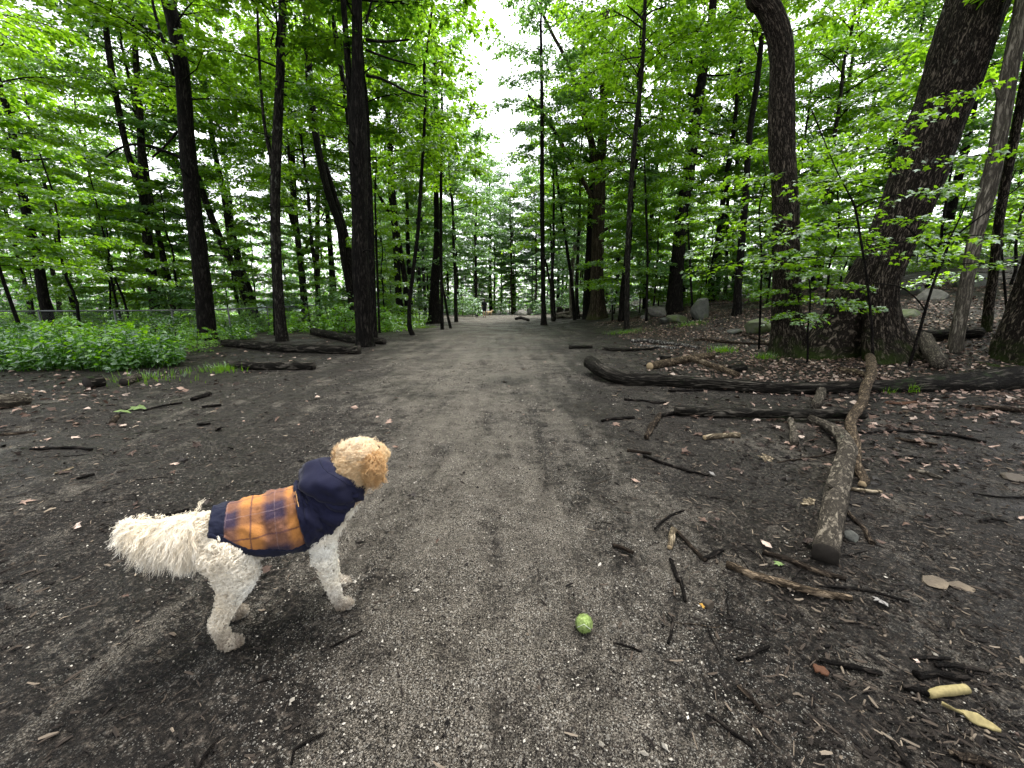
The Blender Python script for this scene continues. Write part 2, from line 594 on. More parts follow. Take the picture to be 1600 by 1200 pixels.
def crown_geo(seed, H, Rd, nl, ntw, nlv, leaf, rise=0.5, droop=0.35, prof=None, lobed=False, limb_r=0.035, z0=0.0, geo=None, spread=1.0, tintbase=None):
    r = np.random.default_rng(seed)
    g = geo or Geo()
    LP, LA, LS, LT = [], [], [], []
    prof = prof or (lambda f: 0.35 + 1.3 * f * (1 - f) + 0.35 * (1 - f))
    tw_P, tw_R = [], []
    for i in range(nl):
        f = (i + r.uniform(0.1, 0.9)) / nl
        L = Rd * prof(f) * r.uniform(0.65, 1.15)
        a0 = i * 2.399 + r.uniform(-0.5, 0.5)
        s = np.linspace(0, 1, 7)
        az = a0 + np.cumsum(r.normal(0, 0.13, 7))
        dr = np.full(7, L / 6.0)
        x = np.concatenate([[0], np.cumsum(np.cos(az[1:]) * dr[1:])])
        y = np.concatenate([[0], np.cumsum(np.sin(az[1:]) * dr[1:])])
        rs = rise * r.uniform(0.5, 1.4) * (0.6 + 0.9 * f)
        z = z0 + H * f + L * (rs * s - droop * s ** 2)
        P = np.stack([x, y, z], -1)
        V, fs = sweep(P, (limb_r * (1 - s * 0.85)) * (0.5 + 0.5 * L / Rd), 4, caps=False)
        g.add(V, fs, 1)
        tint_l = r.uniform(0, 1)
        for t in range(ntw):
            st = 0.22 + 0.78 * (t + r.uniform(0.2, 0.8)) / ntw
            k = min(int(st * 6), 5)
            fr = st * 6 - k
            b = P[k] * (1 - fr) + P[k + 1] * fr
            sd = 1 if t % 2 else -1
            ta = az[k + 1] + sd * r.uniform(0.45, 1.25)
            tl = L * 0.42 * (1.15 - 0.55 * st) * r.uniform(0.6, 1.3) * spread
            u = np.linspace(0, 1, 4)
            tp = b + np.stack([np.cos(ta) * u * tl, np.sin(ta) * u * tl, tl * (0.12 * u - r.uniform(0.1, 0.35) * u ** 2)], -1)
            tw_P.append(tp)
            tw_R.append(0.007 * (1.2 - u) * (0.6 + tl))
            m = max(3, int(nlv * r.uniform(0.6, 1.3) * (0.5 + 0.5 * tl / (Rd * 0.35))))
            lu = r.uniform(0.08, 1.05, m)
            base = b + np.stack([np.cos(ta) * lu * tl, np.sin(ta) * lu * tl, tl * (0.12 * lu - 0.22 * lu ** 2)], -1)
            sgn = np.where(np.arange(m) % 2, 1, -1)
            la = ta + sgn * r.uniform(0.3, 1.4, m)
            wdt = tl * 0.20 * (1.1 - lu) + leaf * 0.5
            base = base + np.stack([np.cos(la), np.sin(la), np.zeros(m)], -1) * (r.uniform(0, 1, m) * wdt)[:, None]
            base[:, 2] += r.normal(0, leaf * 0.35, m)
            LP.append(base)
            LA.append(la)
            LS.append(leaf * r.uniform(0.45, 1.4, m))
            LT.append(np.clip(tint_l * 0.4 + r.uniform(0, 0.6, m), 0, 1))
    Vt, Ft = tubes_bulk(np.array(tw_P), np.array(tw_R), 3)
    g.add(Vt, [Ft], 1)
    P = np.concatenate(LP)
    N = len(P)
    V, F, k = leaf_cards(P, np.concatenate(LA), r.normal(-0.25, 0.3, N), r.normal(0, 0.45, N), np.concatenate(LS), lobed)
    g.add(V, [F], 0, np.repeat(np.concatenate(LT), k))
    return g


CROWN = {}


def crown_mesh(key, leafmat_, barkm, *a, **kw):
    CROWN[key] = crown_geo(*a, **kw).mesh('crown', [M[leafmat_], M[barkm]], smooth=False)


can_prof = lambda f: 0.55 + 1.1 * f * (1 - f) + 0.15 * (1 - f)
crown_mesh('canopy0', 'leaf_canopy', 'bark_dark', 11, 10.5, 3.8, 28, 12, 46, 0.165, 0.75, 0.30, can_prof)
crown_mesh('canopy1', 'leaf_maple', 'bark_dark', 12, 10.0, 4.0, 26, 12, 46, 0.165, 0.65, 0.35, can_prof)
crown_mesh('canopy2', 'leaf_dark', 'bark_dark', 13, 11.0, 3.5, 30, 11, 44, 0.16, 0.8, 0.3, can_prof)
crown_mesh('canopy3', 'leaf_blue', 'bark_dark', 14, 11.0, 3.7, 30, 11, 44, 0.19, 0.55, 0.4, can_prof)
und_prof = lambda f: 1.0 - 0.55 * f
crown_mesh('under0', 'leaf_maple', 'bark_dark', 21, 5.0, 2.4, 18, 11, 34, 0.15, 0.35, 0.25, und_prof, limb_r=0.016)
crown_mesh('under1', 'leaf_canopy', 'bark_dark', 22, 5.4, 2.6, 19, 11, 34, 0.155, 0.35, 0.3, und_prof, limb_r=0.016)
crown_mesh('under2', 'leaf_maple', 'bark_dark', 23, 4.4, 2.7, 17, 11, 36, 0.145, 0.25, 0.25, und_prof, limb_r=0.016)
crown_mesh('under3', 'leaf_blue', 'bark_dark', 24, 5.8, 2.5, 20, 10, 34, 0.17, 0.3, 0.35, und_prof, limb_r=0.016)
shr_prof = lambda f: 1.1 - 0.5 * f
crown_mesh('shrub0', 'leaf_herb', 'stick_brown', 31, 0.85, 0.75, 16, 6, 13, 0.085, 0.5, 0.5, shr_prof, limb_r=0.008)
crown_mesh('shrub1', 'leaf_lime', 'stick_brown', 32, 0.8, 0.8, 16, 6, 13, 0.085, 0.55, 0.45, shr_prof, limb_r=0.008)
crown_mesh('shrub2', 'leaf_blue', 'stick_brown', 33, 1.5, 1.1, 18, 7, 16, 0.12, 0.45, 0.4, shr_prof, limb_r=0.012)


def add_crown(parent, key, loc, sc=1.0, rz=0.0, sz=None):
    o = link('crown', CROWN[key], parent)
    o.location = loc
    o.scale = (sc, sc, sz or sc)
    o.rotation_euler = (0, 0, rz)
    return o


# ------------------------------------------------------------------ the trees one can tell apart
def trunk_path(pts, Y, top=None, foot=True, lean=0.0, n=None):
    """pixel polyline (bottom first) standing at distance Y -> world points, carried on upwards to height top"""
    P = [at(px, py, Y) for px, py, *_ in pts]
    W = [q[2] * axis_depth(p) / FPX * math.cos(math.atan2(abs(q[0] - 800), FPX)) for q, p in zip(pts, P)]
    P, W = np.array(P), np.array(W)
    if lean:
        P[:, 1] += lean * np.clip(P[:, 2], 0, None)
    if foot:
        z = float(gz(P[0][0], P[0][1]))
        d = P[0] - P[1]
        b = P[0].copy()
        b[2] = min(b[2], z)
        if P[0][2] - z > 0.05:
            b = P[0] + d / max(-d[2], 1e-3) * (P[0][2] - z) * 0.6
            b[2] = z
        P = np.vstack([b + np.array([0, 0, -0.25]), P])
        W = np.concatenate([[W[0] * 1.25], W])
    if top and P[-1][2] < top:
        d = P[-1] - P[-2]
        d = d / max(d[2], 0.3)
        d[:2] = np.clip(d[:2], -0.25, 0.25) * 0.5
        k = max(2, int((top - P[-1][2]) / 2.5))
        z0 = P[-1].copy()
        w0 = W[-1]
        for i in range(1, k + 1):
            f = i / k
            h = (top - z0[2]) * f
            P = np.vstack([P, z0 + np.array([d[0] * h, d[1] * h, h]) + np.array([rng.normal(0, 0.12), rng.normal(0, 0.12), 0])])
            W = np.append(W, max(w0 * (1 - 0.85 * f), 0.02))
    return P, W


def build_tree(name, label, Y, pts, barkm, top=15.0, crowns=(), limbs=(), sides=9, cat='tree', group=None, ridge=0.0, flare=0.0,
               rough=0.10, seg=6, lean=0.0, nridge=11, seed=0, twigs=0):
    if Y is None:
        h = hit(pts[0][0], pts[0][1])
        Y = h[1]
    P, W = trunk_path(pts, Y, top, lean=lean)
    base = P[0].copy()
    base[2] += 0.25
    root = thing(name, label, cat, base, group=group)
    n = max(8, (len(P) - 1) * seg)
    S = spline(P, n)
    t = np.interp(np.linspace(0, len(P) - 1, n), np.arange(len(P)), W) / 2
    if flare:
        hgt = S[:, 2] - base[2]
        t = t * (1 + flare * np.exp(-np.clip(hgt, 0, None) / (W[1] * 0.8)))
    V, fs = sweep(S - base, t, sides, rough=rough, seed=seed + int(abs(pts[0][0])), ridge=ridge, nridge=nridge)
    Geo().add(V, fs).obj('trunk', M[barkm], root)
    for lp in limbs:
        ly = lp[0]
        LP = np.array([at(px, py, Y + lean * 0 + ly * i / max(len(lp[1]) - 1, 1)) for i, (px, py, *_) in enumerate(lp[1])])
        LW = np.array([q[2] * axis_depth(p) / FPX * math.cos(math.atan2(abs(q[0] - 800), FPX)) for q, p in zip(lp[1], LP)])
        m = len(LP) * 4
        B = spline(LP, m)
        bw = np.interp(np.linspace(0, len(LP) - 1, m), np.arange(len(LP)), LW) / 2
        V, fs = sweep(B - base, bw, 6, rough=0.12, seed=seed + int(lp[1][0][0]))
        Geo().add(V, fs).obj('branch', M[barkm], root)
    if twigs:
        r = np.random.default_rng(int(pts[0][0]) + 5)
        for i in range(twigs):
            k = r.integers(int(n * 0.25), n - 2)
            a = r.uniform(0, 6.28)
            L = r.uniform(0.5, 1.9)
            u = np.linspace(0, 1, 5)
            q = (S[k] - base) + np.stack([np.cos(a) * u * L, np.sin(a) * u * L, L * (r.uniform(0.0, 0.5) * u + r.uniform(-0.2, 0.35) * u ** 2)], -1)
            q[1:] += r.normal(0, 0.05, (4, 3))
            V, fs = sweep(q, (0.012 + 0.05 * t[k]) * (1.05 - u) + 0.003, 5, caps=False)
            Geo().add(V, fs).obj('branch', M[barkm], root)
    for key, z, sc, rz in crowns:
        k = int(np.argmin(np.abs(S[:, 2] - z)))
        add_crown(root, key, S[k] - base, sc, rz)
    return root


C0, C1, C2, C3 = 'canopy0', 'canopy1', 'canopy2', 'canopy3'
T = build_tree
# --- left of the path
T('maple_tree', 'thick black-barked tree in front of the fence with a curved bare side limb', None,
  [(325, 531, 31), (318, 460, 28), (312, 400, 27), (303, 330, 27), (298, 280, 28), (291, 200, 26), (284, 110, 25), (272, 40, 24), (260, -10, 24)],
  'bark_dark', 17, [(C0, 8.0, 1.0, 0.5)],
  [(0.5, [(272, 118, 8), (262, 85, 7), (250, 50, 6), (240, 10, 6), (234, -20, 5)]), (-0.6, [(285, 247, 7), (262, 238, 6), (235, 228, 6), (205, 226, 5), (180, 235, 4), (165, 246, 3)]),
   (0.4, [(278, 205, 5), (258, 228, 4), (238, 246, 4)])], 10, ridge=0.008, flare=0.15, twigs=6)
T('maple_tree', 'two-stemmed mottled grey tree standing behind the fence rail', 21.5,
  [(243, 492, 19), (238, 440, 18), (231, 380, 17), (225, 320, 16), (222, 260, 15), (219, 190, 13), (214, 120, 12), (208, 40, 10)], 'bark_grey', 16,
  [(C1, 9, 1.0, 1.5)], [(0.3, [(228, 318, 14), (215, 285, 13), (200, 240, 12), (190, 195, 12), (178, 130, 12), (170, 80, 12), (163, 20, 11), (158, -20, 11)])], twigs=6)
T('leaning_tree', 'slim grey tree leaning left across behind the thick black trunk', 24.0,
  [(392, 487, 15), (380, 452, 14), (352, 392, 13), (324, 322, 12), (298, 245, 12), (272, 172, 11), (243, 95, 11), (222, 45, 10), (204, 0, 9)], 'bark_grey', 15, [(C1, 9.5, 0.9, 2.2)], twigs=5)
T('leaning_tree', 'pale slanted tree rising beside the slim leaning grey tree', 25.0,
  [(398, 486, 12), (388, 450, 12), (374, 410, 12), (358, 340, 11), (350, 300, 10), (336, 240, 9), (326, 180, 9), (316, 100, 8), (306, 20, 7)], 'bark_grey', 15, [(C0, 10.0, 0.9, 0.2)], twigs=4)
T('maple_tree', 'straight dark grey-patched tree beside the mossy log near the fence', None,
  [(441, 533, 19), (436, 470, 17), (432, 400, 16), (430, 320, 16), (432, 240, 17), (436, 150, 15), (439, 80, 14), (441, 0, 14)], 'bark_grey', 17, [(C0, 8.2, 1.0, 1.1)],
  [(0.3, [(432, 300, 6), (424, 255, 6), (414, 200, 6), (408, 140, 5), (404, 70, 5), (402, 0, 4)])], flare=0.2, twigs=8)
T('thin_tree', 'thin dark stem pressed close behind the straight grey-patched tree', 16.5,
  [(430, 520, 6), (428, 450, 6), (425, 380, 6), (424, 300, 5), (420, 200, 5)], 'bark_dark', 9, [('under1', 5, 0.8, 0.4)], sides=6)
T('forked_tree', 'forked dark tree beyond the fence, left of the tan trunk', 28.0,
  [(476, 477, 12), (471, 420, 11), (465, 370, 10), (460, 320, 9), (458, 260, 8), (455, 180, 7)], 'bark_dark', 14, [(C1, 8, 0.9, 3.0)],
  [(0.5, [(466, 375, 8), (456, 345, 7), (448, 315, 6), (440, 280, 5)]), (0, [(473, 400, 5), (488, 365, 4), (505, 335, 3), (512, 318, 3)])], twigs=4)
T('thin_tree', 'tan-barked straight trunk beyond the fence', 30.0,
  [(497, 476, 9), (496, 420, 8), (496, 360, 8), (497, 300, 7), (498, 220, 7)], 'bark_tan', 13, [(C0, 8, 0.8, 1.9)], [(0, [(498, 430, 4), (502, 400, 3), (500, 380, 3)])], sides=7)
T('leaning_tree', 'dark twin-trunked tree slanting left behind the fence posts', 20.0,
  [(553, 485, 14), (545, 440, 13), (537, 400, 12), (531, 355, 12), (519, 320, 12), (507, 280, 12), (495, 220, 12), (487, 160, 12), (482, 100, 12), (479, 20, 11)], 'bark_dark', 15, [(C1, 9, 0.95, 0.9)],
  [(0.4, [(559, 465, 10), (551, 425, 10), (542, 375, 10), (530, 330, 9), (520, 296, 9), (508, 255, 8)])], twigs=6)
T('maple_tree', 'broad rough black trunk in a clump of stems at the path edge', None,
  [(571, 541, 26), (566, 470, 27), (563, 400, 26), (562, 320, 26), (561, 240, 29), (560, 190, 28), (559, 120, 20), (558, 50, 17), (557, -10, 16)], 'bark_dark', 17, [(C0, 8.5, 1.0, 2.7)],
  [(0.4, [(564, 330, 14), (556, 270, 13), (549, 180, 12), (543, 90, 11), (537, 10, 10), (534, -30, 10)]), (0, [(571, 36, 6), (576, 20, 4), (582, -5, 3)]),
   (-0.5, [(572, 62, 5), (600, 65, 4), (640, 62, 3)]), (-0.3, [(573, 118, 5), (600, 125, 4), (640, 145, 3), (668, 152, 2)]), (-0.4, [(572, 78, 4), (610, 92, 3), (650, 102, 2)])],
  10, ridge=0.008, flare=0.25, twigs=8)
T('maple_tree', 'narrow dark stem growing against the right of the broad black trunk', 14.0,
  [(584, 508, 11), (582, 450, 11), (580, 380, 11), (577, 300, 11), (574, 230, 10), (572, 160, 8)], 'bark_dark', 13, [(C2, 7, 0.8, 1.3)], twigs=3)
T('thin_tree', 'pale smooth stem slanting up to the left of the broad black trunk', 15.5,
  [(560, 510, 8), (556, 420, 8), (553, 320, 8), (548, 230, 8), (540, 150, 8), (530, 90, 8), (522, 40, 8), (516, 0, 8)], 'bark_grey', 14, [('under1', 7.5, 1.0, 0.6)], sides=7)
T('oak_tree', 'dark tree left of the curved sapling with leaning twin stem', None,
  [(627, 507, 13), (623, 460, 11), (620, 410, 10), (617, 350, 10), (613, 280, 9), (608, 210, 9), (604, 140, 8), (600, 80, 7)], 'bark_dark', 16, [(C1, 9, 1.0, 0.1)],
  [(1.0, [(637, 478, 10), (633, 440, 9), (626, 395, 8), (619, 355, 8), (608, 332, 6), (594, 308, 5), (584, 280, 4)])], flare=0.3, twigs=6)
T('thin_tree', 'thin straight stem between the black trunk clump and the twin-stem tree', 18.0,
  [(592, 498, 4), (590, 440, 4), (588, 380, 4), (586, 300, 3)], 'bark_dark', 8, [('under0', 3.5, 0.7, 2.0)], sides=5)
T('curved_sapling', 'crooked slim sapling with a tan foot at the path edge', None,
  [(645, 524, 9), (640, 510, 8), (640, 475, 6), (646, 420, 6), (653, 362, 6), (657, 300, 6), (660, 250, 5), (664, 175, 5), (663, 105, 5), (669, 65, 4), (675, 10, 4)], 'bark_dark', 13,
  [('under1', 6.5, 1.0, 2.9)], sides=7, twigs=10)
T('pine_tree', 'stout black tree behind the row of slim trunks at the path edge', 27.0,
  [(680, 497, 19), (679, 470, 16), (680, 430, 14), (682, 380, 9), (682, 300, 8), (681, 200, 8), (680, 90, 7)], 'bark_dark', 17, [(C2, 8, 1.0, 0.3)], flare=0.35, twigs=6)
T('thin_tree', 'slim dark trunk nearest the path in the row at its left edge', None,
  [(691, 515, 6), (690, 460, 5), (689, 400, 5), (689, 300, 5), (690, 200, 4), (691, 100, 4)], 'bark_dark', 13, [('under1', 6.5, 1.1, 0.8)], sides=7, twigs=8)
T('dead_sapling', 'short leaning dead stem propped beside the slim trunks at the path', None,
  [(704, 513, 5), (699, 490, 4), (695, 465, 4), (690, 440, 3)], 'bark_dark', None, [], sides=6, cat='dead stem')
# --- right of the path
T('thin_tree', 'straight slender black tree at the right edge of the path', None,
  [(850, 508, 9), (849, 460, 7), (848, 400, 7), (847, 300, 7), (847, 200, 6), (846, 100, 5), (845, 40, 4)], 'bark_dark', 17, [(C3, 9.5, 0.8, 0.9)], sides=8, flare=0.3, twigs=12)
T('thin_tree', 'thin leaning dark stem between the slender black tree and the pale dead trunk', None,
  [(898, 500, 6), (893, 440, 5), (886, 390, 5), (880, 350, 4), (873, 300, 4), (868, 250, 3)], 'bark_dark', 9, [('under3', 5, 0.7, 1.0)], sides=6)
T('thin_tree', 'small double-stemmed dark tree left of the log heap', None,
  [(867, 500, 4), (865, 460, 4), (862, 400, 3), (860, 350, 3)], 'bark_dark', 8, [('under3', 4, 0.7, 0.3)], [(0, [(866, 478, 3), (859, 440, 3), (852, 405, 3)])], sides=6)
T('dead_tree', 'pale barkless trunk behind the thin leaning stem', 32.0,
  [(893, 492, 7), (893, 440, 7), (896, 400, 6), (906, 360, 5), (914, 330, 4)], 'bark_pale', 9, [], sides=6)
T('oak_tree', 'large tan-barked tree that forks low into spreading limbs', None,
  [(934, 498, 24), (934, 470, 21), (933, 430, 19), (934, 380, 19), (936, 320, 19), (936, 270, 20), (940, 235, 15), (943, 180, 12), (944, 100, 11), (946, 20, 10)], 'bark_tan', 17, [(C1, 8, 1.15, 0.0), (C0, 11, 0.9, 2.0)],
  [(0.4, [(932, 275, 14), (928, 240, 12), (918, 200, 10), (909, 165, 9), (912, 130, 8), (916, 95, 7), (905, 50, 6)]),
   (-1.0, [(930, 318, 8), (912, 285, 7), (892, 252, 6), (872, 215, 6), (848, 178, 5), (825, 148, 4)]),
   (-0.5, [(916, 200, 6), (898, 130, 6), (882, 88, 6), (864, 55, 5), (848, 20, 5), (842, -10, 4)]),
   (-0.5, [(944, 360, 5), (960, 352, 4), (978, 362, 3), (992, 372, 2)]), (0.0, [(944, 275, 5), (965, 260, 4), (985, 248, 3)])], 14, ridge=0.022, flare=0.5, twigs=6)
T('oak_tree', 'dark trunk standing close behind the large tan-barked tree', 29.0,
  [(916, 493, 13), (918, 440, 12), (921, 380, 11), (923, 320, 10), (924, 250, 9)], 'bark_dark', 14, [(C2, 8, 0.9, 0.5)])
T('thin_tree', 'slim grey tree rising from a small patch of bright grass', None,
  [(979, 517, 9), (980, 470, 8), (981, 400, 8), (984, 320, 8), (990, 240, 8), (997, 170, 7), (1003, 110, 7), (1006, 60, 6), (1008, 0, 6)], 'bark_grey', 16, [(C1, 8.5, 0.85, 0.4)],
  [(0.0, [(1006, 28, 4), (1018, 18, 3), (1040, 10, 2)]), (0, [(1005, 30, 4), (994, 20, 3), (980, 8, 2)])], sides=9, flare=0.3, twigs=8)
T('thin_tree', 'very thin dark tree beside the pale rocks', None,
  [(1010, 502, 5), (1011, 450, 4), (1012, 400, 4), (1010, 340, 4), (1008, 280, 3)], 'bark_dark', 9, [('under0', 5, 0.8, 0.9)], sides=6)
T('dead_sapling', 'short snapped stem standing left of the slim grey tree', None, [(957, 502, 4), (957, 490, 3), (957, 476, 3)], 'bark_dark', None, [], sides=6, cat='dead stem')
T('pine_tree', 'big dark pine leaning right behind the pale rocks with short broken limbs', None,
  [(1053, 489, 25), (1055, 450, 22), (1059, 405, 21), (1063, 360, 21), (1069, 310, 20), (1077, 262, 19), (1085, 200, 17), (1094, 140, 16), (1103, 75, 14), (1112, 25, 12), (1116, -20, 11)], 'bark_dark', 17,
  [(C2, 10.5, 0.9, 0.7)], [(0, [(1092, 172, 6), (1070, 172, 5), (1048, 171, 4), (1030, 170, 3)]), (0, [(1095, 147, 6), (1084, 150, 5), (1075, 145, 4)]),
   (0, [(1110, 40, 8), (1125, 30, 7), (1140, 20, 6), (1160, 2, 5)]), (0, [(1090, 240, 4), (1102, 248, 4), (1110, 262, 3), (1116, 272, 2)]), (0, [(1098, 118, 4), (1120, 118, 3), (1145, 116, 2)]),
   (0, [(1090, 198, 4), (1110, 207, 3), (1130, 212, 2)]), (0, [(1085, 105, 4), (1076, 85, 4), (1068, 72, 3), (1064, 52, 3)])], 12, ridge=0.012, flare=0.3)
T('thin_tree', 'thin dark stem in front of the grey boulder', None,
  [(1083, 500, 4), (1080, 450, 4), (1078, 410, 4), (1076, 370, 3), (1074, 330, 3)], 'bark_dark', 7, [('under0', 4, 0.7, 1.4)], sides=6)
T('pine_tree', 'dark tree right of the grey boulder leaning slightly right', None,
  [(1151, 492, 15), (1153, 450, 13), (1157, 400, 12), (1162, 340, 12), (1166, 290, 11), (1171, 212, 10), (1180, 150, 10), (1187, 92, 9), (1192, 30, 8)], 'bark_dark', 16, [(C0, 9.5, 0.9, 1.9)], flare=0.25, twigs=8)
T('thin_tree', 'slim brown tree behind the dark tree right of the boulder', 27.0,
  [(1146, 470, 8), (1147, 420, 8), (1148, 360, 8), (1150, 300, 7), (1152, 220, 6)], 'bark_dark', 13, [(C1, 8, 0.8, 0.2)], sides=7)
T('thin_tree', 'thin dark trunk second behind the dark tree right of the boulder', 26.0,
  [(1134, 475, 6), (1135, 420, 6), (1137, 350, 5), (1138, 280, 5)], 'bark_dark', 12, [(C3, 8, 0.7, 0.2)], sides=6)
T('oak_tree', 'tall furrowed oak with a bent top beside the hollow giant trunk', 9.6,
  [(1232, 553, 60), (1231, 530, 50), (1229, 490, 44), (1230, 425, 41), (1228, 360, 40), (1226, 300, 40), (1222, 240, 40), (1220, 175, 40), (1222, 110, 38), (1219, 65, 37), (1208, 28, 34), (1192, 0, 33), (1180, -30, 32)],
  'bark_oak', 14, [(C1, 9.0, 0.6, 2.6)], [], 40, ridge=0.020, flare=0.25, rough=0.10, seg=9, nridge=26)
T('dead_tree', 'pale bare grey dead trunk with brown bark at its foot', 8.6,
  [(1491, 556, 28), (1498, 510, 25), (1509, 450, 25), (1518, 400, 25), (1532, 340, 28), (1543, 300, 30), (1556, 240, 30), (1567, 180, 30), (1580, 100, 31), (1592, 40, 32), (1604, -20, 32)],
  'bark_pale', 12, [], [(0.3, [(1562, 155, 8), (1552, 127, 8), (1540, 128, 6)])], 20, ridge=0.006, rough=0.1, seg=8)
T('oak_tree', 'dark rough trunk just behind the pale bare dead trunk', 9.6,
  [(1540, 525, 18), (1546, 470, 18), (1553, 420, 17), (1562, 340, 17), (1574, 270, 17), (1590, 190, 18), (1606, 100, 18), (1618, 40, 18)], 'bark_oak', 12, [('under2', 6, 1.0, 0.3)], [], 18, ridge=0.008, seg=6)


def buttress_tree(name, label, Y, pts, top, lobes, barkm, crowns, sides=110, seg=14, ridge=0.028, nridge=44, lean=0.0, seed=3):
    P, W = trunk_path(pts, Y, top, lean=lean)
    base = P[0].copy()
    base[2] += 0.25
    root = thing(name, label, 'tree', base)
    n = (len(P) - 1) * seg
    S = spline(P, n)
    rad = np.interp(np.linspace(0, len(P) - 1, n), np.arange(len(P)), W) / 2
    V, fs = sweep(S - base, rad, sides, rough=0.07, seed=seed, ridge=ridge, nridge=nridge)
    ring = V[:n * sides].reshape(n, sides, 3)
    c = (S - base)[:, None]
    d = ring - c
    ang = np.arctan2(d[..., 1], d[..., 0])
    hgt = np.clip(c[..., 2] + 0 * ang, 0, None)
    k = np.ones_like(ang)
    for a, amp, hh, p in lobes:
        df = np.cos(ang - R(a))
        k = k + amp * np.exp(-(hgt / hh) ** 1.3) * np.clip(df, 0, 1) ** p
    k = np.clip(k, 0.25, 5)
    flat = np.stack([k, k, np.ones_like(k)], -1)
    V[:n * sides] = (c + d * flat).reshape(-1, 3)
    Geo().add(V, fs).obj('trunk', M[barkm], root)
    for key, z, sc, rz in crowns:
        i = int(np.argmin(np.abs(S[:, 2] - z)))
        add_crown(root, key, S[i] - base, sc, rz)
    return root


buttress_tree('oak_tree', 'massive leaning old oak with a hollow slit in its mossy flared base', 9.2,
              [(1352, 556, 112), (1352, 520, 102), (1358, 470, 90), (1370, 430, 80), (1388, 390, 80), (1412, 330, 86), (1438, 260, 94), (1458, 200, 98), (1479, 150, 100), (1502, 75, 108), (1525, 5, 112), (1545, -60, 112)], 13,
              [(180, 1.75, 1.25, 7), (214, -1.3, 1.05, 70), (240, 0.45, 0.6, 12), (270, 0.45, 0.5, 9), (318, 0.7, 0.6, 10), (0, 0.9, 0.55, 8), (100, 0.6, 0.6, 8)], 'bark_oak', [('canopy1', 9.0, 0.8, 1.0)])
buttress_tree('oak_tree', 'enormous ridged trunk base sloping in at the right edge behind the log end', 7.6,
              [(1690, 566, 250), (1690, 520, 235), (1696, 440, 215), (1706, 350, 200), (1722, 200, 190), (1740, 0, 190)], 10,
              [(180, 0.75, 1.5, 3), (235, 0.5, 0.8, 8), (0, 0.7, 1.0, 4), (290, 0.4, 0.7, 8)], 'bark_oak', [], ridge=0.035, nridge=60, seed=9)

# ------------------------------------------------------------------ near saplings
CROWN['near0'] = crown_geo(41, 2.5, 1.8, 19, 10, 12, 0.088, 0.25, 0.28, lambda f: 1.0 - 0.45 * f, lobed=True, limb_r=0.010).mesh('crown', [M['leaf_maple'], M['stick_dark']], smooth=False)
CROWN['near1'] = crown_geo(42, 1.6, 1.4, 15, 10, 17, 0.085, 0.25, 0.28, lambda f: 1.0 - 0.45 * f, lobed=True, limb_r=0.009).mesh('crown', [M['leaf_maple'], M['stick_dark']], smooth=False)
s_ = T('maple_sapling', 'leafy maple sapling in front of the hollow oak', 7.3,
       [(1364, 574, 6), (1361, 500, 5), (1355, 440, 5), (1345, 375, 4), (1336, 325, 4), (1322, 295, 3), (1308, 268, 2), (1296, 240, 2)], 'stick_dark', 4.6,
       [('near0', 2.0, 1.0, 0.4)], [(-0.3, [(1336, 325, 5), (1360, 312, 3), (1395, 306, 3), (1430, 304, 2)])], sides=8)
T('maple_sapling', 'small maple sapling leafing between the two oaks at knee height', 8.6,
  [(1262, 556, 4), (1262, 520, 4), (1266, 470, 3), (1262, 430, 3)], 'stick_dark', 2.2, [('near1', 1.0, 0.9, 1.4)], sides=6)
T('maple_sapling', 'maple sapling with bright layered leaves left of the bent oak', 10.5,
  [(1186, 540, 4), (1188, 480, 4), (1190, 400, 3), (1186, 330, 3)], 'stick_dark', 5.0, [('near0', 2.2, 1.25, 2.4)], sides=6)
T('maple_sapling', 'maple sapling leafing out behind the pale dead trunk', 10.2,
  [(1575, 520, 5), (1570, 450, 5), (1565, 380, 4), (1570, 320, 4)], 'stick_dark', 4.5, [('near0', 1.8, 1.1, 3.4)], sides=6)
T('broken_branch', 'dead forked branch standing upright against the massive oak', 7.9,
  [(1421, 571, 6), (1436, 520, 6), (1450, 470, 5), (1463, 430, 5), (1474, 405, 6), (1486, 370, 4), (1500, 340, 3), (1512, 315, 2)], 'stick_dark', None, [],
  [(0.2, [(1474, 406, 5), (1458, 390, 4), (1438, 375, 4), (1420, 358, 3), (1400, 346, 2)]), (-0.2, [(1484, 378, 4), (1510, 355, 4), (1550, 325, 3), (1600, 285, 3)]),
   (-0.1, [(1446, 485, 4), (1430, 465, 3), (1405, 448, 3), (1362, 442, 2)])], sides=8, cat='branch')

# ------------------------------------------------------------------ background woods: copies of a few trees
PROTO = {}


def proto(key, H, r0, barkm, crowns, seed, n=10, twigs=8):
    rr = np.random.default_rng(seed)
    z = np.linspace(-0.3, H, n)
    P = np.stack([np.cumsum(rr.normal(0, 0.07, n)), np.cumsum(rr.normal(0, 0.07, n)), z], -1)
    P -= P[0] * np.array([1, 1, 0])
    S = spline(P, n * 2)
    t = r0 * (1 - 0.8 * np.linspace(0, 1, n * 2)) + 0.01
    t[0] *= 1.3
    V, fs = sweep(S, t, 7, rough=0.1, seed=seed)
    g = Geo().add(V, fs)
    for i in range(twigs):
        k = rr.integers(4, n * 2 - 2)
        a, L = rr.uniform(0, 6.28), rr.uniform(0.4, 1.6)
        u = np.linspace(0, 1, 4)
        V, fs = sweep(S[k] + np.stack([np.cos(a) * u * L, np.sin(a) * u * L, L * rr.uniform(0.0, 0.5) * u], -1), 0.016 * (1.1 - u), 3, caps=False)
        g.add(V, fs)
    PROTO[key] = (g.mesh('trunk', [M[barkm]]), [(c, S[int(np.argmin(np.abs(S[:, 2] - zz)))], sc) for c, zz, sc in crowns])


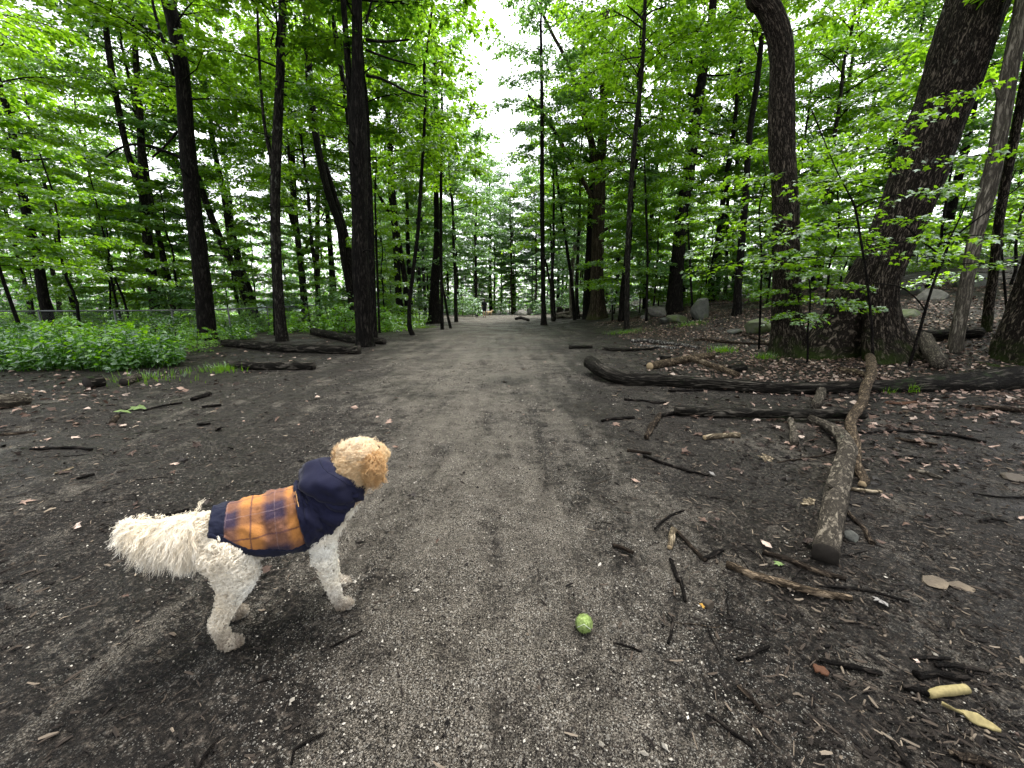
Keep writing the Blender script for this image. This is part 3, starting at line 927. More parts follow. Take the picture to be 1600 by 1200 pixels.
proto('tall0', 15, 0.20, 'bark_dark', [('canopy0', 6.0, 1.0)], 101)
proto('tall1', 14, 0.15, 'bark_grey', [('canopy1', 5.5, 1.0)], 102)
proto('tall2', 16, 0.23, 'bark_dark', [('canopy2', 5.5, 1.0)], 103)
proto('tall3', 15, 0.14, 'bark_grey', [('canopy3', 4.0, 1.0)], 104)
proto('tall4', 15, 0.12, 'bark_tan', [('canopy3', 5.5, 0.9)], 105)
proto('und0', 6.0, 0.045, 'bark_dark', [('under0', 1.2, 1.0)], 111, 8, 3)
proto('und1', 6.4, 0.05, 'bark_dark', [('under1', 1.1, 1.0)], 112, 8, 3)
proto('und2', 5.4, 0.04, 'bark_dark', [('under2', 1.1, 1.0)], 113, 8, 3)
proto('und3', 6.8, 0.05, 'bark_grey', [('under3', 1.0, 1.0)], 114, 8, 3)
proto('und4', 7.5, 0.05, 'bark_dark', [('under0', 2.5, 1.0)], 115, 9, 3)
proto('und5', 7.0, 0.045, 'bark_dark', [('under2', 2.3, 1.0)], 116, 9, 3)
proto('shr0', 0.7, 0.012, 'stick_brown', [('shrub0', 0.08, 1.0)], 121, 5, 0)
proto('shr1', 0.7, 0.012, 'stick_brown', [('shrub1', 0.08, 1.0)], 122, 5, 0)
proto('shr2', 1.2, 0.02, 'stick_brown', [('shrub2', 0.15, 1.0)], 123, 5, 0)


def plant(key, name, label, cat, x, y, sc=1.0, group=None, rz=None, sz=None, trunk='trunk'):
    me, cr = PROTO[key]
    root = thing(name, label, cat, (x, y, float(gz(x, y)) - 0.02), rng.uniform(0, 6.28) if rz is None else rz, group)
    root.scale = (sc, sc, sz or sc)
    link(trunk, me, root)
    for c, p, s in cr:
        add_crown(root, c, p, s)
    return root


KEYLOOK = {'und4': 'high-crowned bright sapling', 'und5': 'high-crowned broad sapling', 'tall0': 'dark-trunked tall tree', 'tall1': 'bright-leaved tall tree', 'tall2': 'stout dark-leaved tree', 'tall3': 'pale-leaved grey tree', 'tall4': 'thin tan-trunked tree',
           'und0': 'low bright maple', 'und1': 'low deep green tree', 'und2': 'broad low bright maple', 'und3': 'low pale green tree',
           'shr0': 'dark shrub', 'shr1': 'lime shrub', 'shr2': 'pale shrub'}
MARKS = [(30, 'the left edge'), (130, 'the bright left maples'), (225, 'the two-stemmed tree'), (320, 'the thick black trunk'), (395, 'the slanted grey pair'), (437, 'the grey-patched trunk'),
         (495, 'the tan trunk'), (565, 'the black trunk clump'), (625, 'the twin-stem tree'), (685, 'the slim trunk row'), (757, 'the distant walker'),
         (848, 'the slender black tree'), (934, 'the tan-barked fork'), (980, 'the slim grey tree'), (1060, 'the dark pine'), (1098, 'the grey boulder'), (1160, 'the dark leaning tree'),
         (1228, 'the bent oak'), (1330, 'the leafy sapling'), (1420, 'the massive oak'), (1520, 'the dead trunk'), (1600, 'the right edge')]
SCATTERED = []


def look_label(key, zone, x, y, near):
    fw = y * CP + CAMH * SP
    px = 800 + FPX * x / fw
    m = min(MARKS, key=lambda q: abs(q[0] - px))
    side = 'left of' if px < m[0] - 18 else ('right of' if px > m[0] + 18 else 'in line with')
    return '%s %s, %s %s' % (KEYLOOK[key], zone[1 if y > near else 0], side.replace('in line with', 'by'), m[1])


def scatter(n, keys, name, zone, cat, group, xr, yr, sc, keep, mind=1.2, trunk='trunk', seed=0, near=None):
    r = np.random.default_rng(seed)
    done = []
    tries = 0
    while len(done) < n and tries < n * 60:
        tries += 1
        y = math.exp(r.uniform(math.log(yr[0]), math.log(yr[1])))
        x = r.uniform(*xr) * y
        if not keep(x, y) or any((x - a) ** 2 + (y - b) ** 2 < (mind * (0.5 + y / 30)) ** 2 for a, b in done):
            continue
        done.append((x, y))
        key = keys[r.integers(len(keys))]
        o = plant(key, name, look_label(key, zone, x, y, near or math.sqrt(yr[0] * yr[1])), cat, x, y, r.uniform(*sc), group, r.uniform(0, 6.28), trunk=trunk)
        SCATTERED.append((o, x / y))


scatter(26, ['tall0', 'tall1', 'tall3', 'tall1'], 'background_tree', ('just beyond the fence', 'deep beyond the fence'), 'tree', 'trees beyond the fence', (-1.5, -0.22), (23, 78), (0.8, 1.15),
        lambda x, y: x < -4.5 - 0.1 * y and (y < 30 or y > 60), 2.2, seed=1)
scatter(56, ['tall3', 'tall2', 'tall4', 'tall3'], 'background_tree', ('at the path end', 'far behind the path end'), 'tree', 'trees at the far end of the path', (-0.34, 0.36), (46, 82), (0.9, 1.3),
        lambda x, y: y > 58 or abs(x) > 9, 1.3, seed=2)
scatter(28, ['tall0', 'tall2', 'tall1', 'tall3'], 'background_tree', ('on the slope', 'high on the slope'), 'tree', 'trees on the right slope', (0.2, 1.5), (22, 70), (0.8, 1.15),
        lambda x, y: x > 4.2 + 0.09 * y and (y < 31 or y > 55), 2.2, seed=3)
for (px, Y, key, sc, lab) in [
        (-60, 13.0, 'tall1', 1.0, 'tall bright-leaved tree at the upper left edge of the view'), (70, 17.5, 'tall0', 1.0, 'tall tree rising behind the bank at the left edge'),
        (500, 26, 'tall1', 1.0, 'tall tree between the grey-patched trunk and black trunk clump'), (640, 30, 'tall0', 1.05, 'tall tree behind the twin-stem tree'),
        (664, 36, 'tall3', 1.1, 'tall pale tree behind the slim trunk row'), (715, 60, 'tall2', 1.4, 'tall dark tree behind the pale round bush'),
        (712, 29, 'tall3', 0.95, 'tall pale tree right of the slim trunk row'), (866, 29, 'tall1', 0.95, 'tall bright tree just right of the slender black tree'), (744, 52, 'tall3', 1.3, 'tall pale tree rising over the walker beside the path end'), (800, 66, 'tall3', 1.5, 'tall pale tree standing at the middle of the path end'), (768, 70, 'tall2', 1.5, 'tall dark tree directly behind the distant walker'), (840, 60, 'tall4', 1.4, 'tall tan tree right of the path end'),
        (893, 37, 'tall3', 1.1, 'tall pale tree above the log heap'), (905, 30, 'tall1', 1.0, 'tall bright tree left of the tan-barked fork'), (1010, 28, 'tall0', 1.0, 'tall tree behind the very thin dark tree'),
        (1120, 27, 'tall1', 1.0, 'tall bright tree right behind the grey boulder'), (1270, 21, 'tall1', 1.0, 'tall bright tree between the two oaks'),
        (1400, 22, 'tall3', 0.95, 'tall pale tree behind the massive oak')]:
    plant(key, 'background_tree', lab, 'tree', at(px, 470, Y)[0], Y, sc)
# understorey
scatter(16, ['und0', 'und2', 'und1', 'und0'], 'understory_maple', ('by the fence', 'back from the fence'), 'tree', 'low maples beyond the fence', (-1.5, -0.24), (20, 31), (0.8, 1.2),
        lambda x, y: x < -4.0 - 0.12 * y and (x < -11 or y > 27), 1.5, seed=4)
scatter(34, ['und3', 'und1', 'und3'], 'understory_tree', ('edging the clearing', 'behind the clearing'), 'tree', 'low trees at the far end of the path', (-0.34, 0.36), (46, 78), (0.7, 1.2),
        lambda x, y: y > 56 or abs(x) > 8, 1.6, seed=5)
scatter(34, ['und1', 'und0', 'und3', 'und2'], 'understory_tree', ('low on the slope', 'up the slope'), 'tree', 'low trees on the right slope', (0.17, 1.5), (20, 34), (0.8, 1.2),
        lambda x, y: x > 3.2 + 0.1 * y, 1.5, seed=6)
for (px, Y, key, sc, lab) in [
        (28, 12.5, 'und4', 0.95, 'bright maple sapling at the left edge in front of the fence'),
        (118, 14.6, 'und5', 1.0, 'maple sapling with layered leaves just left of the two-stemmed grey tree'),
        (196, 19.5, 'und4', 1.0, 'slim sapling standing between the fence and the two-stemmed grey tree'),
        (372, 21.0, 'und0', 0.8, 'sapling beyond the fence right of the thick black trunk'),
        (600, 22.0, 'und1', 0.9, 'leafy sapling right behind the broad black trunk clump'),
        (655, 30.0, 'und3', 0.9, 'leafy sapling filling the gap behind the crooked slim sapling'),
        (895, 34.0, 'und3', 1.0, 'leafy sapling behind the log heap at the clearing'),
        (960, 30.0, 'und1', 1.0, 'leafy sapling right behind the large tan-barked tree'),
        (1030, 27.0, 'und0', 0.95, 'leafy sapling behind the very thin dark tree'),
        (1105, 26.0, 'und1', 1.0, 'leafy sapling behind the grey boulder'),
        (1200, 17.5, 'und0', 0.95, 'leafy sapling on the slope left of the bent oak'),
        (1290, 16.5, 'und2', 1.0, 'leafy sapling on the slope between the two oaks'),
        (1440, 15.5, 'und1', 1.0, 'leafy sapling on the slope right of the massive oak'),
        (1570, 14.0, 'und2', 1.0, 'leafy sapling on the slope at the right edge')]:
    x = at(px, 470, Y)[0]
    plant(key, 'maple_sapling', lab, 'tree', x, Y, sc)

# ------------------------------------------------------------------ shrubs and ground cover
for (px, Y, key, sc, lab) in [
        (722, 43, 'shr2', 1.5, 'pale round bush left of the walking person'), (738, 41, 'shr2', 1.05, 'small pale bush nearest the walking person'), (650, 29, 'shr2', 1.2, 'bush behind the crooked sapling'),
        (612, 24, 'shr1', 1.5, 'bright bush between the twin-stem tree and black trunk clump'), (600, 19, 'shr1', 1.0, 'bright low bush right of the black trunk clump'), (535, 19, 'shr1', 1.3, 'lime bush in front of the last fence posts'),
        (900, 40, 'shr2', 1.3, 'pale bush behind the log heap'), (1092, 23, 'shr1', 1.2, 'bright bush left of the grey boulder'), (1128, 22, 'shr0', 1.4, 'dark bush right of the grey boulder'),
        (1190, 18, 'shr1', 1.0, 'bright bush on the slope below the dark leaning tree'), (1275, 11.5, 'shr0', 0.7, 'fern-like plant between the two oaks'),
        (330, 12.6, 'shr1', 0.62, 'small bright leafy plant at the foot of the thick black trunk'), (300, 11.2, 'shr1', 0.55, 'small bright leafy plant left of the dark log end')]:
    plant(key, 'bush', lab, 'bush', at(px, 480, Y)[0], Y, sc, trunk='stem')
scatter(44, ['shr0', 'shr1', 'shr1'], 'leafy_shrub', ('low in the bank', 'close to the fence'), 'shrub', 'shrubs in the bank before the fence', (-1.6, -0.62), (8.2, 16), (0.55, 1.0),
        lambda x, y: x < -5.4 - 0.42 * y and y < 13, 0.7, trunk='stem', seed=7)
scatter(50, ['shr1', 'shr1', 'shr2'], 'leafy_shrub', ('just behind the fence', 'well behind the fence'), 'shrub', 'shrubs beyond the fence', (-1.3, -0.3), (18.5, 32), (0.9, 1.4),
        lambda x, y: x < -5.5, 0.9, trunk='stem', seed=8)
scatter(36, ['shr2', 'shr0', 'shr2'], 'leafy_shrub', ('on the lower slope', 'on the upper slope'), 'shrub', 'shrubs on the right slope', (0.22, 1.4), (23, 40), (0.9, 1.6),
        lambda x, y: x > 5, 0.9, trunk='stem', seed=9)
scatter(24, ['shr2'], 'leafy_shrub', ('at the clearing edge', 'behind the clearing edge'), 'shrub', 'shrubs at the far end of the path', (-0.3, 0.3), (45, 60), (0.8, 1.4),
        lambda x, y: abs(x + 1) > 2.5 or y > 52, 0.9, trunk='stem', seed=10)


same = {}
for o, k in SCATTERED:
    same.setdefault(o['label'], []).append((k, o))
for lab, q in same.items():
    q.sort(key=lambda e: e[0])
    words_ = {1: [''], 2: ['left one', 'right one'], 3: ['leftmost', 'middle one', 'rightmost'], 4: ['leftmost', 'second', 'third', 'rightmost'], 5: ['leftmost', 'second', 'third', 'fourth', 'rightmost']}.get(len(q)) or ['leftmost', 'second', 'third', 'fourth', 'fifth', 'sixth', 'seventh', 'eighth', 'ninth', 'tenth']
    for i, (k, o) in enumerate(q):
        if words_ and words_[i]:
            o['label'] = lab + ', ' + words_[i]


def herb_patch(name, label, mat, n, samp, hr, nl, leaf, seed):
    """ground cover: many little stems with leaves in tiers"""
    r = np.random.default_rng(seed)
    P = samp(r, n)
    P[:, 2] = gz(P[:, 0], P[:, 1])
    N = len(P)
    h = r.uniform(*hr, N) * np.where(P[:, 1] < 17.5, 1 - 0.5 * sstep((P[:, 1] - 9) / 4), 1.0) * (0.75 + 0.6 * fbm(P * np.array([0.9, 0.9, 0]), seed, 2))
    g = Geo()
    u = np.linspace(0, 1, 3)
    lean = r.normal(0, 0.16, (N, 2))
    st = P[:, None] + np.stack([lean[:, 0:1] * h[:, None] * u ** 2, lean[:, 1:2] * h[:, None] * u ** 2, h[:, None] * u], -1)
    V, F = tubes_bulk(st, np.full((N, 3), 0.004), 3)
    g.add(V, [F], 0, 0.2)
    f = r.uniform(0.25, 1.05, (N, nl))
    pos = P[:, None] + np.stack([lean[:, 0:1] * h[:, None] * f ** 2, lean[:, 1:2] * h[:, None] * f ** 2, h[:, None] * f], -1)
    az = r.uniform(0, 6.28, (N, nl))
    pos = pos + 0.03 * np.stack([np.cos(az), np.sin(az), 0 * az], -1)
    sz = leaf * r.uniform(0.6, 1.3, (N, nl))
    V, F, k = leaf_cards(pos.reshape(-1, 3), az.ravel(), r.normal(-0.2, 0.35, N * nl), r.normal(0, 0.35, N * nl), sz.ravel())
    tint = np.repeat(np.clip(r.uniform(0, 1, (N, 1)) * 0.5 + r.uniform(0, 0.5, (N, nl)), 0, 1).ravel(), k)
    g.add(V, [F], 0, tint)
    return tag(g.obj(name, M[mat], smooth=False), label, 'undergrowth', kind='stuff')


def samp_left(r, n):
    y = np.exp(r.uniform(np.log(7.6), np.log(18.5), n * 3))
    x = -r.uniform(0.3, 1.6, n * 3) * y
    edge = fbm(xyz(x * 0.6, y * 0.6), 44, 2)
    k = x < -4.9 - 0.40 * y + edge * 2.0
    return np.stack([x, y, 0 * x], -1)[k][:n]


def samp_beyond(r, n):
    y = r.uniform(17.5, 58, n * 3)
    x = -r.uniform(0.2, 1.4, n * 3) * y
    k = x < -4.8 - 0.06 * (y - 17)
    return np.stack([x, y, 0 * x], -1)[k][:n]


herb_patch('undergrowth', 'dark green weeds and ferns covering the bank before the fence', 'leaf_herb', 5200, samp_left, (0.15, 0.85), 10, 0.10, 51)
herb_patch('undergrowth', 'taller loose lime green weeds rising along the bank before the fence', 'leaf_lime', 800, samp_left, (0.35, 1.05), 11, 0.11, 54)
herb_patch('undergrowth', 'bright lime green ground cover beyond the chain-link fence', 'leaf_lime', 7000, samp_beyond, (0.2, 0.75), 8, 0.12, 52)


def samp_slope(r, n):
    y = r.uniform(22, 42, n * 3)
    x = r.uniform(0.2, 1.3, n * 3) * y
    k = (x > 4.5 + 0.1 * y) & (fbm(xyz(x * 0.3, y * 0.3), 46, 2) > -0.15)
    return np.stack([x, y, 0 * x], -1)[k][:n]


def far_woods():
    """the wood that closes the view all round, too far off to tell its trees apart"""
    r = np.random.default_rng(61)
    n = 30000
    az = r.uniform(-1.2, 1.2, n)
    d = r.uniform(78, 112, n)
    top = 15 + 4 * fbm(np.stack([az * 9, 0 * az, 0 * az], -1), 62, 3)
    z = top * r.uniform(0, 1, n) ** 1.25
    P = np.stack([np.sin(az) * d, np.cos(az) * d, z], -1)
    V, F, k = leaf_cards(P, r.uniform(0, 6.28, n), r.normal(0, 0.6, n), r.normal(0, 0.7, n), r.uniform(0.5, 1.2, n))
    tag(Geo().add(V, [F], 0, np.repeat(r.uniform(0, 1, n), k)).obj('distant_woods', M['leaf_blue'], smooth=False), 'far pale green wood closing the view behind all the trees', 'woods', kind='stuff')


far_woods()
herb_patch('undergrowth', 'low green plants covering the slope behind the boulder', 'leaf_canopy', 2600, samp_slope, (0.15, 0.7), 8, 0.12, 53)


def grass_tuft(label, px, py, rad, n, h, seed, name='grass_tuft'):
    r = np.random.default_rng(seed)
    c = hit(px, py)
    a, d = r.uniform(0, 6.28, n), rad * r.uniform(0, 1, n) ** 0.75 * (1 + 0.3 * r.normal(0, 1, n))
    P = np.stack([np.cos(a) * d, np.sin(a) * d * 0.8, 0 * a], -1)
    P[:, 2] = gz(c[0] + P[:, 0], c[1] + P[:, 1]) - c[2]
    az = a + r.normal(0, 0.7, n)
    L = h * r.uniform(0.5, 1.2, n)
    bend = r.uniform(0.2, 0.8, n)
    u = np.linspace(0, 1, 4)
    S = P[:, None] + L[:, None, None] * np.stack([np.cos(az)[:, None] * bend[:, None] * u ** 1.6, np.sin(az)[:, None] * bend[:, None] * u ** 1.6, u - 0.35 * bend[:, None] * u ** 2], -1)
    sd = np.stack([-np.sin(az), np.cos(az), 0 * az], -1)[:, None] * (0.0035 * (1.05 - u))[None, :, None] * (1 + h * 4)
    V = np.stack([S - sd, S + sd], 2).reshape(-1, 3)
    b = np.arange(n)[:, None] * 8 + (np.arange(3) * 2)[None]
    F = np.stack([b, b + 1, b + 3, b + 2], -1).reshape(-1, 4)
    o = Geo().add(V, [F], 0, np.repeat(r.uniform(0.1, 1, n), 8)).obj(name, M['grass'], smooth=False)
    o.location = c
    return tag(o, label, 'grass', kind='stuff')


grass_tuft('bright grass patch around the slim grey tree', 978, 520, 0.85, 420, 0.17, 1)
grass_tuft('grass tuft left of the furrowed oak behind the long log', 1128, 549, 0.34, 200, 0.20, 2)
grass_tuft('thin grass beside the foot of the furrowed oak', 1195, 560, 0.25, 160, 0.17, 3)
grass_tuft('small grass tuft under the long log beside the tan branch', 1420, 612, 0.11, 160, 0.16, 4)
grass_tuft('sparse grass under the long log right of the tan branch', 1380, 612, 0.15, 90, 0.10, 5)
grass_tuft('mossy grass between the pale rocks and the boulder', 1078, 507, 0.8, 260, 0.16, 6)
grass_tuft('grass patch at the path edge left of the dark log end', 350, 578, 0.55, 260, 0.16, 7)
grass_tuft('sparse grass in the mud left of the dark log end', 240, 592, 0.8, 160, 0.14, 8)
grass_tuft('grass on the bank right of the slim path-edge trunks', 660, 512, 0.9, 400, 0.16, 9)

# ------------------------------------------------------------------ chain-link fence
def fence():
    tops = [(-60, 487, 16.0), (60, 486, 16.6), (178, 485.5, 17.2), (268, 485, 17.6), (356, 483, 18.0), (417, 480.5, 19.6), (478, 478, 21.5), (522, 477, 23.3), (553, 476.5, 25.0)]
    P = [at(px, py, Y) for px, py, Y in tops]
    root = thing('chain_link_fence', 'low grey chain-link fence with a top rail along the green bank', 'fence', (P[4][0], P[4][1], float(gz(P[4][0], P[4][1]))))
    base = np.array(root.location)
    met = plain('galvanised steel', (0.10, 0.105, 0.105), 0.5, 0.2, 20, 0.4)
    met.node_tree.nodes['Principled BSDF'].inputs['Metallic'].default_value = 0.6
    wire = plain('dull fence wire', (0.07, 0.075, 0.075), 0.6, 0.2, 20, 0.4)
    g = Geo()
    for i, p in enumerate(P):
        z = float(gz(p[0], p[1]))
        b = np.array([p[0], p[1], z - 0.2])
        V, fs = sweep(np.array([b, (b + p) / 2, p + [0, 0, 0.02]]) - base, 0.036, 10)
        po = Geo().add(V, fs).obj('post', met, root)
        V, fs = sweep(np.array([p + [0, 0, 0.02], p + [0, 0, 0.05], p + [0, 0, 0.07]]) - base, [0.037, 0.034, 0.012], 10)
        Geo().add(V, fs).obj('post_cap', met, po)
        if i:
            a = P[i - 1]
            V, fs = sweep(np.array([a, (a + p) / 2, p]) - base, 0.032, 8)
            Geo().add(V, fs).obj('top_rail', met, root)
            L = math.hypot(*(p - a)[:2])
            h = min(p[2], a[2]) - max(z, float(gz(a[0], a[1]))) - 0.03
            s = 0.065
            n = int(L / s)
            rows = max(4, int(h / s))
            zz = np.arange(rows + 1) * s
            zz = zz[zz < h]
            off = np.where(np.arange(len(zz)) % 2, 0.5, -0.5) * s
            for sg in (1, -1):
                q = (np.arange(n) + 0.5)[:, None] * s + sg * off[None]
                t = np.clip(q / L, 0, 1)
                W = a[None, None] * (1 - t[..., None]) + p[None, None] * t[..., None]
                W[..., 2] -= 0.02 + zz[None]
                V, F = tubes_bulk(W - base, np.full(W.shape[:2], 0.0036), 3)
                g.add(V, [F])
    tag(g.obj('chain_mesh', wire, root), kind='stuff')


fence()

# ------------------------------------------------------------------ rocks
def rock_mesh(seed, sub=3):
    import bmesh
    bm = bmesh.new()
    bmesh.ops.create_icosphere(bm, subdivisions=sub, radius=1.0)
    V = np.array([v.co[:] for v in bm.verts])
    F = np.array([[v.index for v in f.verts] for f in bm.faces])
    bm.free()
    r = np.random.default_rng(seed)
    for i in range(15):
        n = r.normal(0, 1, 3)
        n /= np.linalg.norm(n)
        d = r.uniform(0.5, 0.82)
        over = V @ n - d
        V = V - np.clip(over, 0, None)[:, None] * n * 0.92
    V = V * (1 + 0.07 * fbm(V * 2.2 + seed, seed, 4)[:, None])
    return V, F


def rockmat(name, a, b, moss=0.0):
    k = NM(name)
    c = k.coord()
    n = k.noise(c, 4, 8, 0.7)
    col = k.ramp(n, [(0.3, a), (0.7, b)])
    if moss:
        col = k.mix(k.ramp(k.noise(c, 2.2, 5, 0.65), [(0.62 - moss, 0.0), (0.80 - moss, 0.8)]), col, (0.045, 0.07, 0.010))
    return k.pbr(col, 0.85, k.bump(n, 0.8, 0.03), 0.3)


M['rock'] = rockmat('grey lichen rock', (0.03, 0.031, 0.027), (0.105, 0.106, 0.092), 0.10)
M['rock_pale'] = rockmat('pale granite rock', (0.06, 0.057, 0.05), (0.19, 0.18, 0.158), 0.08)
M['rock_moss'] = rockmat('moss covered rock', (0.06, 0.06, 0.05), (0.18, 0.18, 0.14), 0.28)
M['flat_stone'] = rockmat('tan flat stone', (0.03, 0.023, 0.016), (0.15, 0.118, 0.08))
M['stone'] = plain('brown pebble', (0.055, 0.045, 0.034), 0.7, 0.3, 40)


def rock(label, px, py, w, h, mat, seed, dy=0.0, depth=0.8, Y=None, name='rock', rz=None):
    p = hit(px, py) if Y is None else at(px, py, Y)
    s = axis_depth(p) / FPX
    V, F = rock_mesh(seed, 3)
    r = np.random.default_rng(seed)
    a = r.uniform(0, 6.28) if rz is None else rz
    V = V @ np.array([[math.cos(a), math.sin(a), 0], [-math.sin(a), math.cos(a), 0], [0, 0, 1]])
    V = V / np.abs(V).max(0)
    V = V * np.array([w / 2 * s, w / 2 * s * depth, h * s * 0.62])
    V[:, 2] += h * s * 0.36
    o = Geo().add(V, [F]).obj(name, M[mat], smooth=False)
    o.location = (p[0], p[1] + w / 2 * s * depth * 0.6, p[2] - 0.01)
    return tag(o, label, 'rock')


rock('upright grey boulder between the two dark leaning trees', 1098, 499, 31, 35, 'rock', 1, name='boulder')
rock('flat pale rock at the foot of the big dark pine', 1035, 494, 42, 17, 'rock_pale', 2)
rock('mossy rock right of the flat pale rock', 1062, 503, 38, 12, 'rock_moss', 3)
rock('small pale rock left of the flat pale rock', 1008, 499, 18, 9, 'rock_pale', 4)
rock('small grey stone in front of the flat pale rock', 1043, 505, 24, 10, 'rock', 5)
rock('bright moss-covered mound left of the furrowed oak', 1192, 521, 52, 26, 'rock_moss', 6, name='mossy_rock')
rock('lichen-grey stone at the end of the mossy mound', 1150, 522, 26, 9, 'rock', 7)
for i, (px, py, w, h, m, lab) in enumerate([
        (1425, 512, 52, 30, 'rock_moss', 'mossy boulder close behind the massive oak'), (1460, 482, 48, 32, 'rock_pale', 'pale slab leaning on the slope left of the dead trunk'),
        (1500, 494, 44, 26, 'rock', 'grey slab on the slope behind the dead trunk'), (1540, 496, 42, 26, 'rock', 'grey rock on the slope right of the dead trunk'),
        (1433, 462, 40, 28, 'rock', 'shadowed rock highest on the slope beside the massive oak'), (1530, 460, 60, 34, 'rock', 'long rock ledge on the slope behind the dead trunk'),
        (1452, 520, 34, 12, 'rock_moss', 'low mossy stone among leaves behind the forked branch')]):
    rock(lab, px, py, w, h, m, 20 + i, Y=11.2 + (520 - py) * 0.055)
rock('round brown pebble beside a small yellow leaf', 1107, 949, 20, 16, 'stone', 40, name='pebble')
rock('flat tan stone in the mud, left of a touching pair', 1472, 917, 40, 9, 'flat_stone', 41, name='flat_stone', rz=0.1)
rock('flat tan stone in the mud, right of a touching pair', 1509, 921, 34, 8, 'flat_stone', 42, name='flat_stone', rz=0.2)
rock('pinkish flat stone at the right edge of the mud', 1594, 752, 40, 9, 'stone', 43, name='flat_stone', rz=0.0)
rock('small round stone at the right of the ground below the big cut log', 1334, 846, 22, 18, 'rock', 44, name='pebble')
for i, (px, py, w, h, lab) in enumerate([(815, 493, 18, 9, 'pale rock left in the pair at the clearing'), (827, 492, 9, 11, 'upright pale rock right in the pair at the clearing')]):
    rock(lab, px, py, w, h, 'rock_pale', 50 + i)

# ------------------------------------------------------------------ logs, branches and sticks lying about
def lying(name, label, cat, pts, mat, lift=0.75, sides=10, rough=0.14, ends=(None, None), ridge=0.0, bumpy=None, raise_=None, group=None, taper=None, seed=0, stubs=(), flat=1.0, seg=6, nridge=14):
    """pts (px, py of the underside on the ground, thickness px)"""
    H = np.array([hit(px, py) for px, py, w in pts])
    Wd = np.array([w * axis_depth(h) / FPX for (px, py, w), h in zip(pts, H)])
    C = H.copy()
    C[:, 2] += Wd / 2 * lift
    if raise_ is not None:
        C[:, 2] += np.array(raise_)
    base = H[len(H) // 2].copy()
    n = max(6, (len(pts) - 1) * seg)
    S = spline(C, n)
    r = np.interp(np.linspace(0, len(pts) - 1, n), np.arange(len(pts)), Wd) / 2
    if len(pts) > 1 and cat in ('stick', 'branch'):
        L = np.linalg.norm(C[-1] - C[0])
        q = np.linspace(0, 1, n)[:, None]
        wob = fbm(np.hstack([q * 4 + seed + pts[0][0], q * 0, q * 0]), 3, 2)[:, None]
        S = S + np.array([0, 1, 0.15]) * wob * L * 0.03
    V, fs = sweep(S - base, r, sides, rough=rough, seed=int(pts[0][0] + pts[0][1]) + seed, ridge=ridge, flat=flat, nridge=nridge)
    g = Geo()
    mats = [M[mat]]
    g.add(V, fs[:1])
    for k, m in zip((1, 2), ends):
        if m:
            mats.append(M[m])
            mi = len(mats) - 1
        else:
            mi = 0
        g.F.append(np.asarray(fs[k]))
        g.M.append(np.full(len(fs[k]), mi))
    o = g.obj(name, mats)
    o.location = base
    tag(o, label, cat, group)
    for f, az, L_, wd in stubs:
        k = int(f * (n - 1))
        u = np.linspace(0, 1, 5)
        q = (S[k] - base) + np.stack([math.cos(az) * u * L_, math.sin(az) * u * L_, r[k] * 0.6 + u * L_ * 0.5], -1)
        V, fs = sweep(q, wd * (1.1 - 0.7 * u), 6, rough=0.2)
        Geo().add(V, fs).obj('stub', M[mat], o)
    return o


Ly = lying
Ly('fallen_log', 'long dark fallen log curving up at its left end', 'log',
   [(921, 582, 19), (945, 595, 20), (985, 600, 20), (1040, 602, 19), (1100, 606, 20), (1150, 610, 20), (1220, 614, 19), (1300, 613, 19), (1390, 611, 21), (1460, 610, 27), (1530, 608, 34), (1610, 604, 41), (1680, 601, 45)],
   'log_dark', 0.7, 22, 0.22, ('cut', None), 0.012, raise_=[0.12, 0.06, 0.0, 0, 0, 0, 0, 0, 0, 0, 0, 0, 0], stubs=[(0.30, 2.4, 0.25, 0.035), (0.36, 1.2, 0.2, 0.03)], seg=8, nridge=16)
Ly('fallen_log', 'slim dark log lying straight in front of the long curved log', 'log',
   [(1054, 648, 13), (1100, 650, 15), (1160, 653, 14), (1220, 657, 14), (1280, 657, 14), (1348, 656, 13)], 'log_dark', 0.8, 14, 0.16, ('cut', 'cut'), 0.006, raise_=[0.02, 0.0, 0.02, 0.04, 0.04, 0.02])
Ly('fallen_branch', 'knobbly tan branch crossing over the long curved log', 'branch',
   [(1356, 588, 12), (1355, 612, 13), (1349, 640, 13), (1343, 672, 14), (1334, 705, 14), (1336, 735, 13), (1349, 762, 10)], 'log_tan', 0.8, 12, 0.2, ('cut_pale', 'cut_pale'), 0.004,
   raise_=[0.30, 0.27, 0.17, 0.06, 0.02, 0.0, 0.0])
Ly('fallen_log', 'grey lichen-spotted log with a dark cut end facing the viewer', 'log',
   [(1266, 660, 10), (1290, 672, 13), (1312, 690, 17), (1322, 712, 21), (1314, 745, 26), (1305, 785, 28), (1297, 830, 30), (1287, 879, 33)], 'log_grey', 0.8, 20, 0.14, (None, 'cut'), 0.008,
   raise_=[0.02, 0.02, 0.02, 0.02, 0.01, 0, 0, 0], seg=8, stubs=[(0.72, 3.3, 0.10, 0.02)])
Ly('fallen_branch', 'short tan branch stub sticking out behind the slim dark log', 'branch', [(1275, 640, 13), (1279, 626, 14), (1282, 614, 13)], 'log_grey', 0.8, 10, 0.15)
Ly('stick', 'stubby grey stick poking out below the slim dark log', 'stick', [(1236, 660, 9), (1239, 678, 11), (1243, 699, 12)], 'log_grey', 0.8, 8)
Ly('cut_log', 'cut log with a pale left end behind the long curved log', 'log', [(1015, 577, 12), (1040, 572, 12), (1070, 567, 12), (1112, 560, 11)], 'log_tan', 0.8, 14, 0.12, ('cut_pale', 'cut'), 0.005)
